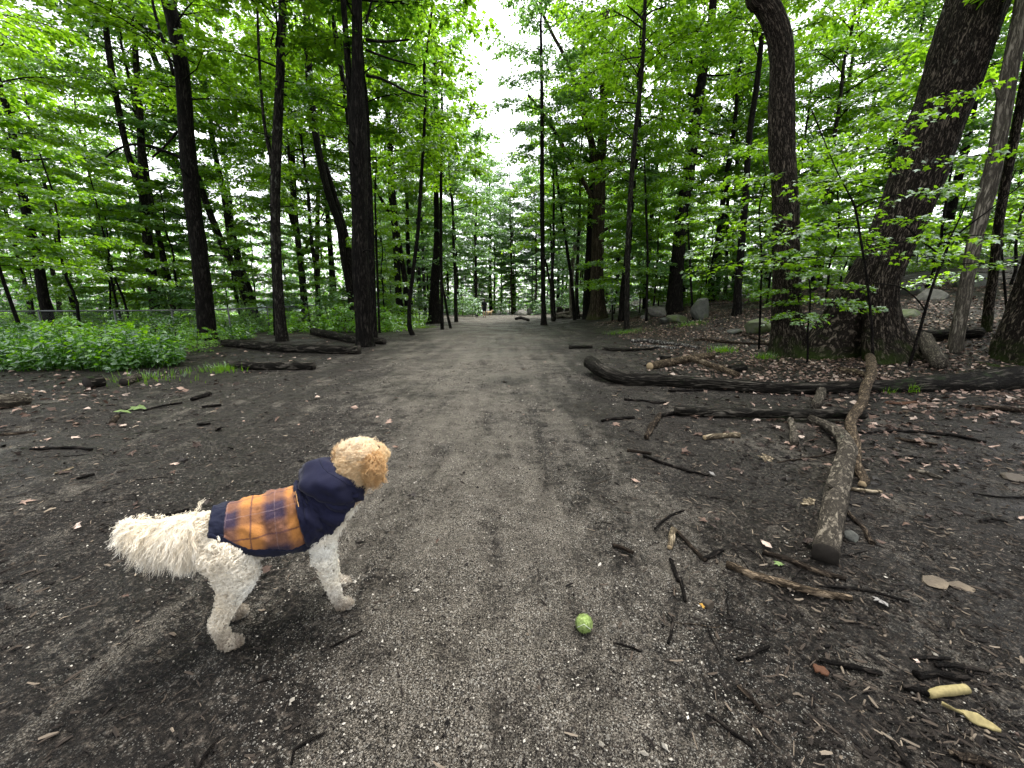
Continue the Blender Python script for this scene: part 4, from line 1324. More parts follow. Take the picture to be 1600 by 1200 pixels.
Ly('fallen_branch', 'splintered pale branch leaning over the back of the long curved log', 'branch', [(1080, 568, 8), (1100, 577, 9), (1125, 584, 10), (1152, 589, 9)], 'log_tan', 0.9, 8, 0.3, raise_=[0.05, 0.08, 0.05, 0.0],
   stubs=[(0.3, 2.8, 0.35, 0.012)])
Ly('log_stub', 'short dark log stub behind the cut log', 'log', [(1030, 562, 8), (1046, 561, 8)], 'log_dark', 0.8, 8)
Ly('log_stub', 'dark stub of wood right of the splintered branch', 'log', [(1138, 582, 12), (1162, 580, 13)], 'log_dark', 0.8, 10)
Ly('birch_branch', 'white birch branch, upper of two side by side', 'branch', [(985, 535, 5), (1005, 535, 6), (1035, 538, 6), (1060, 541, 6), (1092, 546, 5)], 'bark_birch', 0.9, 8, 0.2)
Ly('birch_branch', 'white birch branch, lower of two side by side', 'branch', [(990, 540, 4), (1020, 543, 4), (1045, 545, 5), (1062, 546, 4)], 'bark_birch', 0.8, 8, 0.2)
Ly('fallen_branch', 'dark branch just below the white birch branches', 'branch', [(942, 547, 5), (975, 549, 5), (1025, 546, 4)], 'log_dark', 0.8, 8)
Ly('fallen_branch', 'dark short log at the right edge of the path', 'branch', [(889, 545, 6), (925, 544, 6)], 'log_dark', 0.8, 8)
Ly('fallen_branch', 'winding branch behind the white birch branches', 'branch', [(1083, 533, 4), (1100, 532, 5), (1130, 536, 5), (1165, 538, 4), (1210, 539, 4)], 'stick_brown', 0.8, 7)
Ly('fallen_branch', 'branch curving out from the mossy mound', 'branch', [(1160, 524, 4), (1178, 530, 5), (1200, 540, 5)], 'stick_brown', 0.8, 7)
Ly('fallen_log', 'dark log lying behind the forked branch at the foot of the slope', 'log', [(1440, 532, 16), (1480, 530, 17), (1530, 527, 17)], 'log_dark', 0.9, 12, 0.2)
Ly('broken_stump', 'split mossy wood chunk between the forked branch and the dead trunk', 'log', [(1440, 552, 18), (1452, 566, 22), (1466, 578, 20)], 'log_grey', 0.9, 12, 0.3, raise_=[0.25, 0.1, 0.0])
Ly('fallen_branch', 'thin branch under the leafy maple sapling', 'branch', [(1312, 580, 8), (1335, 584, 9), (1356, 590, 8)], 'log_tan', 0.8, 8)
Ly('mossy_log', 'mossy log at the foot of the grey-patched tree', 'log', [(352, 541, 12), (400, 546, 14), (450, 550, 14), (510, 552, 14), (562, 553, 15)], 'log_dark', 0.8, 14, 0.25, ('cut', 'cut'), 0.01)
Ly('mossy_log', 'dark log lying on the bare mud left of the path', 'log', [(360, 575, 12), (400, 577, 13), (450, 577, 13), (492, 577, 12)], 'log_dark', 0.8, 14, 0.18, ('cut', 'cut'), 0.008)
Ly('mossy_log', 'rotten mossy log beside the black trunk clump', 'log', [(490, 522, 11), (520, 529, 13), (560, 536, 12), (602, 538, 10)], 'log_dark', 0.8, 12, 0.3, (None, 'cut'))
Ly('fallen_log', 'split brown log at the left edge of the mud', 'log', [(-40, 642, 26), (0, 638, 24), (45, 630, 18)], 'log_grey', 0.8, 12, 0.25, ('cut', 'cut'), 0.01)
Ly('log_stub', 'dark stump end at the edge of the green bank', 'log', [(138, 607, 20), (160, 603, 20)], 'log_dark', 0.8, 12, 0.2, ('cut', 'cut'))
Ly('log_stub', 'small brown log end at the edge of the green bank', 'log', [(194, 602, 12), (215, 594, 12)], 'log_grey', 0.8, 10, 0.2, ('cut', 'cut'))
# far heap at the clearing
for i, (pts, m, lab) in enumerate([
        ([(866, 497, 6), (884, 494, 6), (905, 492, 6)], 'log_grey', 'grey log on top of the heap at the clearing'),
        ([(870, 498, 5), (880, 497, 6), (893, 498, 5)], 'bark_pale', 'pale log end in the heap at the clearing'),
        ([(806, 500, 4), (815, 499, 5), (826, 502, 4)], 'log_dark', 'dark branch on the ground in front of the pale rocks'),
        ([(895, 497, 4), (908, 495, 5), (920, 496, 4)], 'log_grey', 'grey log beside the dark trunk behind the tan-barked tree')]):
    Ly('heaped_log', lab, 'log', pts, m, 1.0, 8, 0.2, raise_=[0.08 * (i < 1)] * 3)
for px, w, h, lab in [(874, 9, 14, 'taller broken stump at the clearing heap'), (886, 8, 12, 'shorter broken stump at the clearing heap')]:
    p = hit(px, 492)
    s = p[1] / FPX
    u = np.linspace(0, 1, 7)
    V, fs = sweep(np.stack([0 * u, 0 * u, -0.1 + u * h * s], -1), w * s / 2 * (1.25 - 0.3 * u), 12, rough=0.3, seed=px)
    o = Geo().add(V, fs).obj('tree_stump', M['log_dark'])
    o.location = p
    tag(o, lab, 'stump')

ST = [  # label, material, points
    ('thick peeled tan stick below the cut end of the grey log', 'log_tan', [(1133, 882, 11), (1175, 901, 12), (1211, 912, 12), (1277, 928, 12), (1330, 938, 10)]),
    ('mottled brown stick between the grey log and the thick tan stick', 'stick_brown', [(1190, 863, 8), (1240, 881, 9), (1285, 897, 9), (1322, 908, 8)]),
    ('thin dark curved twig right of the thick tan stick', 'stick_dark', [(1275, 915, 4), (1330, 921, 5), (1370, 929, 5), (1420, 941, 4)]),
    ('short pale stick in the mud below the slim dark log', 'stick_pale', [(1100, 686, 8), (1125, 684, 9), (1155, 682, 8)]),
    ('short upright-lying dark stick left of the short pale stick', 'stick_brown', [(1010, 686, 8), (1018, 670, 9), (1030, 650, 8)]),
    ('dark stick nearest the path at the left of the slim log', 'stick_dark', [(940, 659, 5), (965, 656, 6), (991, 654, 5)]),
    ('thin dark twig above the end of the slim dark log', 'stick_dark', [(975, 625, 4), (1005, 628, 4), (1041, 631, 4)]),
    ('dark twig just below the middle of the long curved log', 'stick_dark', [(1045, 612, 4), (1075, 611, 4), (1105, 611, 4)]),
    ('stubby dark stick with pale left end above a long twig', 'stick_brown', [(980, 706, 6), (1000, 708, 5), (1018, 710, 4)]),
    ('long thin dark twig ending at a white scrap', 'stick_dark', [(1005, 713, 4), (1040, 727, 5), (1075, 738, 5), (1108, 745, 4)]),
    ('dark stick crossing toward the slim log end', 'stick_dark', [(1030, 652, 5), (1050, 648, 6), (1072, 642, 5)]),
    ('half pale stick alone at the path edge', 'stick_brown', [(957, 853, 6), (972, 858, 7), (990, 866, 6)]),
    ('stout pale broken stick standing out near the bent twig', 'stick_pale', [(1046, 858, 8), (1049, 845, 10), (1052, 830, 10)]),
    ('bent brown twig right of the stout pale broken stick', 'stick_brown', [(1057, 831, 5), (1075, 850, 6), (1088, 864, 6), (1102, 877, 6)]),
    ('short black stick touching the bent brown twig', 'stick_dark', [(1098, 875, 6), (1113, 868, 7), (1129, 861, 6)]),
    ('dark twig below the stout pale stick', 'stick_dark', [(1047, 874, 5), (1053, 890, 6), (1059, 909, 6)]),
    ('short black twig right of the ball, upper one', 'stick_dark', [(1063, 905, 5), (1067, 922, 6), (1071, 942, 5)]),
    ('short black twig right of the ball, lower one', 'stick_dark', [(1052, 966, 4), (1049, 986, 5), (1044, 1008, 5)]),
    ('black stick with a round knot lying by a rusty chip', 'stick_dark', [(1280, 1033, 6), (1310, 1039, 8), (1345, 1047, 9), (1379, 1056, 7)]),
    ('thin black stick left of the knotted black stick', 'stick_dark', [(1150, 1030, 5), (1175, 1022, 5), (1202, 1012, 5)]),
    ('forked brown stick below the thin black stick', 'stick_brown', [(1152, 1073, 6), (1168, 1088, 8), (1191, 1114, 6)]),
    ('long thin dark twig near the bottom right', 'stick_dark', [(1102, 1115, 4), (1135, 1138, 5), (1175, 1168, 4)]),
    ('dark stick running off the bottom edge', 'stick_dark', [(1393, 1160, 8), (1408, 1182, 9), (1425, 1210, 9)]),
    ('yellow peeled birch stick near the bottom right corner', 'stick_yellow', [(1450, 1088, 11), (1478, 1085, 14), (1508, 1079, 13)]),
    ('black stick joined to the left of the yellow birch stick', 'stick_dark', [(1410, 1075, 8), (1430, 1080, 10), (1450, 1086, 11)]),
    ('dark stick above the yellow birch stick', 'stick_dark', [(1430, 1058, 14), (1465, 1056, 9), (1515, 1064, 9)]),
    ('black twig above and left of the yellow birch stick', 'stick_dark', [(1420, 1030, 5), (1450, 1031, 6), (1482, 1029, 5)]),
    ('long black stick right of the knotted black stick', 'stick_dark', [(1462, 1042, 6), (1500, 1043, 8), (1545, 1052, 6)]),
    ('thin curved grey twig left of the grey log', 'stick_brown', [(1212, 721, 3), (1245, 720, 3), (1283, 711, 3), (1330, 691, 3)]),
    ('short pale stick right of the grey log', 'stick_pale', [(1318, 763, 5), (1345, 768, 6), (1377, 770, 5)]),
    ('tan twig curving along the right side of the grey log', 'stick_brown', [(1315, 770, 6), (1323, 800, 6), (1345, 824, 7), (1361, 850, 8)]),
    ('long dark stick stretching right from the tan branch', 'stick_dark', [(1335, 678, 4), (1400, 675, 5), (1480, 681, 5), (1540, 692, 4)]),
    ('grey wedge-shaped stick below the long dark stick', 'stick_brown', [(1398, 686, 5), (1430, 692, 6), (1466, 696, 4)]),
    ('broad grey stick right of the tan branch foot', 'log_grey', [(1420, 735, 6), (1445, 742, 8), (1471, 749, 5)]),
    ('dark stick at the right edge below the long log', 'stick_brown', [(1510, 637, 6), (1555, 640, 8), (1610, 645, 8)]),
    ('thin twig across the mud at the far right', 'stick_dark', [(1520, 772, 3), (1560, 777, 3), (1600, 778, 3)]),
    ('dark knobbly twig right of the grey log end', 'stick_dark', [(1530, 815, 4), (1550, 812, 5), (1575, 818, 4)]),
    ('long black twig in the mud left of the path, upper one', 'stick_dark', [(50, 702, 4), (85, 701, 5), (115, 701, 5), (145, 703, 4)]),
    ('pale split stick in the mud on the left', 'stick_pale', [(85, 741, 3), (100, 737, 4), (114, 731, 3)]),
    ('short black twig right of the pale split stick', 'stick_dark', [(120, 749, 4), (134, 746, 5), (148, 742, 4)]),
    ('thin twig beside the pale leaf sprig', 'stick_dark', [(225, 642, 3), (255, 635, 3), (286, 630, 3)]),
    ('short dark log-like stick behind the dog to the right of the sprig', 'stick_dark', [(300, 626, 6), (314, 622, 7), (329, 617, 6)]),
    ('dark twig below the short log-like stick', 'stick_dark', [(317, 637, 4), (331, 636, 5), (346, 634, 4)]),
    ('black twig left of the path above the dog', 'stick_dark', [(309, 664, 4), (318, 664, 4), (329, 663, 4)]),
    ('straight twig at the left edge of the mud', 'stick_brown', [(-5, 681, 4), (25, 679, 5), (56, 676, 4)]),
    ('small stub of wood below the pale leaf sprig', 'stick_brown', [(174, 664, 7), (179, 658, 8), (184, 652, 7)]),
    ("black stick behind the dog's rump", 'stick_dark', [(255, 808, 5), (275, 803, 6), (296, 797, 5)]),
    ('bent black twig at the bottom left of the path', 'stick_dark', [(455, 1196, 4), (461, 1173, 4), (480, 1160, 5), (508, 1145, 3)]),
    ("dark twig below the dog's front paw", 'stick_dark', [(515, 1012, 3), (540, 1000, 4), (566, 986, 3)]),
    ("dark twig below the dog's belly", 'stick_dark', [(400, 1070, 3), (415, 1064, 4), (432, 1060, 3)]),
    ('dark twig running off the bottom edge on the left', 'stick_dark', [(308, 1206, 5), (322, 1180, 6), (341, 1156, 4)]),
    ('thin twig below and right of the ball', 'stick_dark', [(958, 1005, 3), (980, 1011, 4), (1002, 1019, 3)]),
    ('curved twig above the half pale stick', 'stick_dark', [(1023, 828, 3), (1045, 808, 4), (1068, 797, 3)]),
]
for lab, m, pts in ST:
    Ly('stick', lab, 'stick', pts, m, 0.7, 12 if m == 'stick_yellow' else 8, 0.03 if m == 'stick_yellow' else 0.16, seed=3, ends=('cut_pale' if m in ('log_tan', 'stick_pale') else None, None))

# little dark twigs nothing tells apart: copies of five
tw = []
r5 = np.random.default_rng(90)
for i in range(5):
    u = np.linspace(0, 1, 7)
    P = np.stack([u - 0.5, 0.06 * np.cumsum(r5.normal(0, 0.5, 7)), 0 * u], -1)
    V, fs = sweep(P, 0.017 * (1.1 - 0.5 * u), 6, rough=0.25, seed=i)
    tw.append(Geo().add(V, fs).mesh('twig', [M['stick_dark' if i % 5 < 4 else 'stick_brown']]))
TW = []
for i in range(96):
    if i < 74:
        x, y = r5.uniform(0.6, 7), math.exp(r5.uniform(math.log(1.2), math.log(11)))
        x = 0.25 * y + r5.uniform(0, 1.05) * y
    else:
        y = math.exp(r5.uniform(math.log(2.2), math.log(9)))
        x = -r5.uniform(0.35, 1.2) * y
    o = link('twig', tw[i % 5])
    L = r5.uniform(0.07, 0.26) * (0.7 + 0.12 * y)
    o.scale = (L, L, L * r5.uniform(0.6, 0.9))
    o.rotation_euler = (0, r5.normal(0, 0.04), r5.uniform(0, 3.14))
    o.location = (x, y, float(gz(x, y)) + 0.006 * L)
    TW.append((o, x, y))



SPOT = [((912, 983), 'the ball'), ((1290, 870), 'the cut end of the grey log'), ((1310, 740), 'the middle of the grey log'), ((1100, 605), 'the long curved log'), ((1350, 605), 'the tan crossing branch'),
        ((1180, 650), 'the slim dark log'), ((1230, 915), 'the thick tan stick'), ((1480, 1080), 'the yellow birch stick'), ((1490, 915), 'the two flat stones'), ((1470, 680), 'the long dark stick on the right'),
        ((1330, 1045), 'the knotted black stick'), ((1125, 682), 'the short pale stick'), ((1035, 545), 'the birch branches'), ((1230, 560), 'the bent oak'), ((1420, 575), 'the forked dead branch'), ((1060, 730), 'the long thin twig'),
        ((1060, 850), 'the bent brown twig'), ((1590, 750), 'the pinkish flat stone'), ((1110, 1140), 'the bottom edge'), ((205, 640), 'the pale green sprig'), ((420, 570), 'the dark log left of the path'),
        ((90, 735), 'the pale split stick'), ((20, 635), 'the split brown log'), ((340, 800), "the dog's back"), ((200, 600), 'the green bank edge')]
SPOT = [(hit(*q), n) for q, n in SPOT]
near_ = {}
for o, x, y in TW:
    n_ = min(SPOT, key=lambda s: (s[0][0] - x) ** 2 + (s[0][1] - y) ** 2)[1]
    near_.setdefault(n_, []).append((x / y, o))
for n_, q in near_.items():
    q.sort(key=lambda e: e[0])
    for i, (k_, o) in enumerate(q):
        wd = '' if len(q) == 1 else ', %s' % (['leftmost', 'second from left', 'third from left', 'fourth from left', 'fifth from left', 'sixth from left', 'seventh from left', 'eighth from left'] + ['far right'] * 20)[i]
        tag(o, 'little dark twig near %s%s' % (n_, wd), 'twig', 'little loose twigs on the mud')


# flat bark pieces and single leaves
def flake(name, label, cat, px, py, w, h, mat, seed, rz=0.0):
    p = hit(px, py)
    s = axis_depth(p) / FPX
    r = np.random.default_rng(seed)
    nx, ny = 9, 5
    X, Y = np.meshgrid(np.linspace(-1, 1, nx), np.linspace(-1, 1, ny))
    ed = (1 - 0.55 * np.abs(X) ** 2.5)
    x = X * w / 2 * s
    y = Y * h * s * ed * (1 + 0.25 * r.normal(0, 1, X.shape))
    z = 0.012 + 0.25 * h * s * (1 - Y ** 2) * 0.6 + 0.1 * w * s * fbm(np.stack([X * 1.5 + seed, Y, 0 * X], -1), seed, 2)
    top = np.stack([x, y, z], -1).reshape(-1, 3)
    bot = top - [0, 0, 0.006]
    i = (np.arange(ny - 1)[:, None] * nx + np.arange(nx - 1)[None]).ravel()
    Q = np.stack([i, i + 1, i + nx + 1, i + nx], -1)
    n = nx * ny
    b = np.concatenate([np.arange(nx), np.arange(1, ny) * nx + nx - 1, n - 2 - np.arange(nx - 1), (np.arange(ny - 2)[::-1] + 1) * nx])
    bn = np.roll(b, -1)
    o = Geo().add(np.vstack([top, bot]), [Q, Q[:, ::-1] + n, np.stack([b, b + n, bn + n, bn], -1)]).obj(name, M[mat])
    o.location = p
    o.rotation_euler = (0, 0, rz)
    return tag(o, label, cat)


def fallen_leaf(label, px, py, w, mat, seed, rz):
    p = hit(px, py)
    r = np.random.default_rng(seed)
    L = w * axis_depth(p) / FPX
    V, F, k = leaf_cards(np.zeros((1, 3)), np.array([0.0]), np.array([r.normal(0.1, 0.15)]), np.array([r.normal(0, 0.25)]), np.array([L]), True)
    V = V + r.normal(0, 0.05 * L, V.shape) - V.mean(0)
    V[:, 2] += 0.012 - V[:, 2].min() * 0.4
    o = Geo().add(np.vstack([V, V - [0, 0, 0.0015]]), [F, F[:, ::-1] + k]).obj('fallen_leaf', M[mat], smooth=False)
    o.location = p
    o.rotation_euler = (0, 0, rz)
    tag(o, label, 'leaf')


M['leaf_pale'] = plain('pale fallen leaf', (0.17, 0.16, 0.15), 0.6, 0.2, 40)
M['leaf_yellow'] = plain('yellow fallen leaf', (0.26, 0.15, 0.03), 0.6, 0.2, 40)
M['leaf_fresh'] = plain('fresh pale green fallen leaf', (0.10, 0.145, 0.05), 0.55, 0.3, 40)
flake('bark_piece', 'rust orange bark slab below the long log', 'bark', 1408, 630, 52, 6, 'rust', 1)
flake('bark_piece', 'yellowish flat bark strip below the yellow birch stick', 'bark', 1515, 1123, 60, 6, 'stick_yellow', 2, -0.75)
flake('bark_piece', 'tan bark piece at the bottom edge in the right corner', 'bark', 1514, 1188, 50, 8, 'stick_brown', 3, -0.4)
flake('bark_piece', 'small rusty chip by the knotted black stick', 'bark', 1282, 1050, 20, 8, 'rust', 4, -0.9)
flake('bark_piece', 'peeling bark curl against the left of the grey log', 'bark', 1262, 786, 34, 7, 'stick_pale', 5, 0.5)
fallen_leaf('small yellow leaf beside the round brown pebble', 1097, 951, 9, 'leaf_yellow', 6, 1.2)
fallen_leaf('pale green leaf below the mottled brown stick', 1216, 884, 15, 'leaf_fresh', 7, 1.9)
fallen_leaf('crumpled whitish leaf below the end of the thick tan stick', 1375, 945, 24, 'leaf_pale', 8, -0.3)
fallen_leaf('pale green leaf on the left mud, larger one of the sprig', 214, 640, 22, 'leaf_fresh', 9, 0.2)
fallen_leaf('pale green leaf on the left mud, smaller one of the sprig', 192, 645, 22, 'leaf_fresh', 10, 0.2)
fallen_leaf('pale leaf scrap at the tip of the long thin twig', 1112, 743, 10, 'leaf_pale', 11, 0.8)
fallen_leaf('pale leaf left of the stubby grey stick', 1196, 719, 22, 'stick_pale', 12, 0.1)


# ------------------------------------------------------------------ litter and gravel (uncountable)
def litter():
    r = np.random.default_rng(66)
    n = 26000
    y = np.exp(r.uniform(np.log(0.8), np.log(26), n))
    x = r.uniform(-1.5, 1.6, n) * (y + 0.8)
    dens = 0.05 + 0.6 * sstep((x - 0.9 - 0.16 * y) / 2.2) * sstep((y - 0.6) / 3.5) + 0.35 * sstep((-x - 3.5 - 0.1 * y) / 3)
    dens = dens * (0.45 + 0.9 * (fbm(xyz(x * 0.8, y * 0.8), 71, 3) > -0.1)) * (1 - 0.93 * path_mask(x, y)) * np.clip((y - 1.3) / 3, 0.01, 1)
    n2 = 72000
    y2 = r.uniform(4.0, 24, n2)
    x2 = r.uniform(1.2, 18, n2)
    d2 = sstep((x2 - 1.8 - 0.10 * y2) / 3.0) * sstep((y2 - 3.8) / 2.5) * (0.25 + 0.9 * sstep(fbm(xyz(x2 * 0.6, y2 * 0.6), 72, 3) * 1.6 + 0.6))
    x, y, dens = np.concatenate([x, x2]), np.concatenate([y, y2]), np.concatenate([dens, d2])
    k = r.uniform(0, 1, len(x)) < dens
    x, y = x[k], y[k]
    n = len(x)
    P = np.stack([x, y, gz(x, y) + r.uniform(0.0, 0.025, n)], -1)
    size = r.uniform(0.025, 0.11, n) * np.clip(0.45 + 0.12 * y, 0.3, 1.0)
    az, pi_, ro = r.uniform(0, 6.28, n), r.normal(0, 0.3, n), r.normal(0, 0.4, n)
    tin = r.uniform(0, 1, n) ** np.where(y < 4, 2.4, 0.85)
    g = Geo()
    for near in (True, False):
        q = (y < 4.5) == near
        V, F, kk = leaf_cards(P[q], az[q], pi_[q], ro[q], size[q], near)
        V = V + (r.normal(0, 0.10, (q.sum(), kk, 3)) * size[q][:, None, None]).reshape(-1, 3) * np.array([1, 1, 0.5])
        g.add(V, [F], 0, np.repeat(tin[q], kk))
    kmat = NM('brown leaf litter')
    t = kmat.attr('tint')
    col = kmat.ramp(t, [(0.0, (0.010, 0.008, 0.007)), (0.32, (0.055, 0.034, 0.025)), (0.60, (0.15, 0.098, 0.074)), (0.86, (0.27, 0.19, 0.15)), (1.0, (0.38, 0.31, 0.26))])
    m = kmat.pbr(col, 0.6, None, 0.15)
    o = g.obj('leaf_litter', m, smooth=False)
    tag(o, 'brown fallen leaves scattered over the mud', 'leaf litter', kind='stuff')


def gravel():
    r = np.random.default_rng(67)
    n = 130000
    y = np.exp(r.uniform(np.log(0.55), np.log(9.0), n))
    x = r.uniform(-1.45, 1.45, n) * (y + 0.25)
    pm = path_mask(x, y)
    cl = fbm(xyz(x * 2.2, y * 1.1), 73, 3)
    k = r.uniform(0, 1, n) < np.clip(0.14 + 0.62 * pm + cl * 0.5, 0.03, 1)
    x, y, pm = x[k], y[k], pm[k]
    n = len(x)
    s = 0.0014 + 0.0045 * r.uniform(0, 1, n) ** 4 + 0.0009 * y
    s = s * np.where(r.uniform(0, 1, n) > 0.985, 2.2, 1.0)
    oct_ = np.array([(1, 0, 0), (0, 1, 0), (-1, 0, 0), (0, -1, 0), (0, 0, 0.75), (0, 0, -0.5)])
    a = r.uniform(0, 6.28, n)
    ca, sa = np.cos(a), np.sin(a)
    j = oct_[None] * r.uniform(0.55, 1.35, (n, 6, 1))
    jx = j[..., 0] * ca[:, None] - j[..., 1] * sa[:, None] * 0.75
    jy = j[..., 0] * sa[:, None] + j[..., 1] * ca[:, None] * 0.75
    V = np.stack([x[:, None] + jx * s[:, None], y[:, None] + jy * s[:, None], (gz(x, y) - 0.004)[:, None] + j[..., 2] * s[:, None] + s[:, None] * 0.3], -1)
    tri = np.array([(0, 1, 4), (1, 2, 4), (2, 3, 4), (3, 0, 4), (1, 0, 5), (2, 1, 5), (3, 2, 5), (0, 3, 5)])
    F = ((np.arange(n) * 6)[:, None, None] + tri[None]).reshape(-1, 3)
    km = NM('mixed grey gravel')
    col = km.ramp(km.attr('tint'), [(0.0, (0.006, 0.005, 0.0045)), (0.50, (0.022, 0.019, 0.017)), (0.68, (0.085, 0.077, 0.065)), (0.88, (0.22, 0.20, 0.168)), (1.0, (0.42, 0.39, 0.335))])
    m = km.pbr(col, 0.8, None, 0.12)
    tag(Geo().add(V.reshape(-1, 3), [F], 0, np.repeat(r.uniform(0, 1, n), 6)).obj('gravel', m, smooth=False), 'loose grit and small stones on the path', 'gravel', kind='stuff')


def debris():
    """bits of bark and broken twig trodden into the mud"""
    r = np.random.default_rng(68)
    n = 34000
    y = np.exp(r.uniform(np.log(0.6), np.log(12), n))
    x = r.uniform(-1.4, 1.5, n) * (y + 0.3)
    k = r.uniform(0, 1, n) < np.clip(0.15 + 0.85 * sstep((x - 0.15 - 0.1 * y) / 1.2) + 0.25 * sstep((-x - 1.5) / 2), 0, 1) * (1 - 0.8 * path_mask(x, y))
    x, y = x[k], y[k]
    n = len(x)
    L = r.uniform(0.012, 0.06, n) * (0.75 + 0.09 * y)
    a = r.uniform(0, 3.14, n)
    u = np.array([-0.5, 0.0, 0.5])
    P = np.stack([x[:, None] + np.cos(a)[:, None] * u * L[:, None], y[:, None] + np.sin(a)[:, None] * u * L[:, None], (gz(x, y) + 0.002)[:, None] + r.normal(0, 0.003, (n, 3))], -1)
    rad = np.repeat((0.0012 + 0.0065 * r.uniform(0, 1, n) ** 3) [:, None] * (0.75 + 0.09 * y)[:, None], 3, 1) * np.array([0.7, 1.0, 0.6])
    V, F = tubes_bulk(P, rad, 4)
    km = NM('trodden bark bits')
    col = km.ramp(km.attr('tint'), [(0.0, (0.006, 0.005, 0.0045)), (0.60, (0.022, 0.018, 0.015)), (0.90, (0.07, 0.055, 0.042)), (1.0, (0.22, 0.18, 0.135))])
    tag(Geo().add(V, [F], 0, np.repeat(r.uniform(0, 1, n), 12)).obj('debris', km.pbr(col, 0.8, None, 0.1), smooth=False), 'broken bark and twig bits trodden into the mud', 'debris', kind='stuff')


litter()
gravel()
debris()


# ------------------------------------------------------------------ tennis ball
def ball():
    p = hit(912, 983)
    rad = 0.033
    km = NM('worn green felt')
    c = km.coord()
    n = km.noise(c, 60, 6, 0.7)
    d = km.noise(c, 28, 4, 0.7)
    col = km.ramp(n, [(0.3, (0.09, 0.13, 0.035)), (0.52, (0.24, 0.32, 0.10)), (0.8, (0.46, 0.52, 0.26))])
    col = km.mix(km.ramp(d, [(0.52, 0.0), (0.70, 0.9)]), col, (0.03, 0.035, 0.018))
    felt = km.pbr(col, 0.95, km.bump(n, 0.9, 0.006), 0.1)
    root = thing('tennis_ball', 'dirty green tennis ball lying on the gravel path', 'ball', p + [0, 0, rad - 0.004], 0.6)
    import bmesh
    bm = bmesh.new()
    bmesh.ops.create_icosphere(bm, subdivisions=5, radius=rad)
    me = bpy.data.meshes.new('felt')
    V = np.array([v.co[:] for v in bm.verts])
    F = np.array([[v.index for v in f.verts] for f in bm.faces])
    bm.free()
    V = V * (1 + 0.018 * fbm(V * 200, 4, 3)[:, None])
    g = Geo().add(V, [F])
    r = np.random.default_rng(4)
    k = r.integers(0, len(V), 2600)
    n0 = V[k] / np.linalg.norm(V[k], axis=1)[:, None]
    tip = n0 * (rad * r.uniform(1.02, 1.09, (len(k), 1))) + r.normal(0, 0.0022, (len(k), 3))
    Vf, Ff = tubes_bulk(np.stack([V[k] * 0.99, (V[k] + tip) / 2 + r.normal(0, 0.0006, (len(k), 3)), tip], 1), np.tile(np.array([0.0006, 0.0005, 0.0002]), (len(k), 1)), 3)
    g.add(Vf, [Ff])
    g.obj('felt', felt, root)
    t = np.linspace(0, 2 * np.pi, 121)
    al = 0.44
    S = np.stack([np.cos(t) * (1 - 0.0) - al * np.cos(3 * t) * 0.45, np.sin(t) + al * np.sin(3 * t) * 0.45, 0.9 * np.sin(2 * t)], -1)
    S = S / np.linalg.norm(S, axis=1)[:, None] * rad * 1.012
    V, fs = sweep(S, 0.0016, 6, caps=False)
    Geo().add(V, fs).obj('seam', plain('pale rubber seam', (0.45, 0.48, 0.36), 0.7, 0.2, 80), root)


ball()

# ------------------------------------------------------------------ bodies
def cone_geo(g, p0, r0, p1, r1, sides=14):
    p0, p1 = np.array(p0, float), np.array(p1, float)
    ax = p1 - p0
    L = np.linalg.norm(ax)
    ax = ax / max(L, 1e-9)
    ph = np.linspace(-math.pi / 2 + 0.05, 0, 6)
    P = [p0 + ax * r0 * math.sin(a) for a in ph] + [p1 + ax * r1 * math.sin(-a) for a in ph[::-1]]
    rr = [r0 * math.cos(a) for a in ph] + [r1 * math.cos(a) for a in ph[::-1]]
    V, fs = sweep(np.array(P), np.array(rr), sides)
    g.add(V, fs)


def blob(cones, voxel=0.012, it=6, fac=0.5):
    """one continuous skin grown over tapering limbs"""
    g = Geo()
    for ch in cones:
        for (p, r), (q, s) in zip(ch[:-1], ch[1:]):
            cone_geo(g, p, r, q, s)
    o = link('body', g.mesh('body', []))
    m = o.modifiers.new('remesh', 'REMESH')
    m.mode = 'VOXEL'
    m.voxel_size = voxel
    m.use_smooth_shade = True
    s = o.modifiers.new('smooth', 'SMOOTH')
    s.factor, s.iterations = fac, it
    bpy.context.view_layer.update()
    dg = bpy.context.evaluated_depsgraph_get()
    me = bpy.data.meshes.new_from_object(o.evaluated_get(dg))
    old = o.data
    bpy.data.objects.remove(o)
    bpy.data.meshes.remove(old)
    me.polygons.foreach_set('use_smooth', np.ones(len(me.polygons), bool))
    return me


def mesh_arrays(me):
    me.calc_loop_triangles()
    V = np.zeros(len(me.vertices) * 3)
    me.vertices.foreach_get('co', V)
    Tt = np.zeros(len(me.loop_triangles) * 3, np.int32)
    me.loop_triangles.foreach_get('vertices', Tt)
    return V.reshape(-1, 3), Tt.reshape(-1, 3)


def sample(me, n, seed):
    V, Tt = mesh_arrays(me)
    a, b, c = V[Tt[:, 0]], V[Tt[:, 1]], V[Tt[:, 2]]
    cr = np.cross(b - a, c - a)
    ar = np.linalg.norm(cr, axis=1)
    r = np.random.default_rng(seed)
    k = r.choice(len(Tt), n, p=ar / ar.sum())
    u, v = r.uniform(0, 1, (2, n))
    sw = u + v > 1
    u[sw], v[sw] = 1 - u[sw], 1 - v[sw]
    P = a[k] + (b[k] - a[k]) * u[:, None] + (c[k] - a[k]) * v[:, None]
    return P, cr[k] / (ar[k][:, None] + 1e-12)


def nrm(v):
    return v / (np.linalg.norm(v, axis=-1, keepdims=True) + 1e-12)


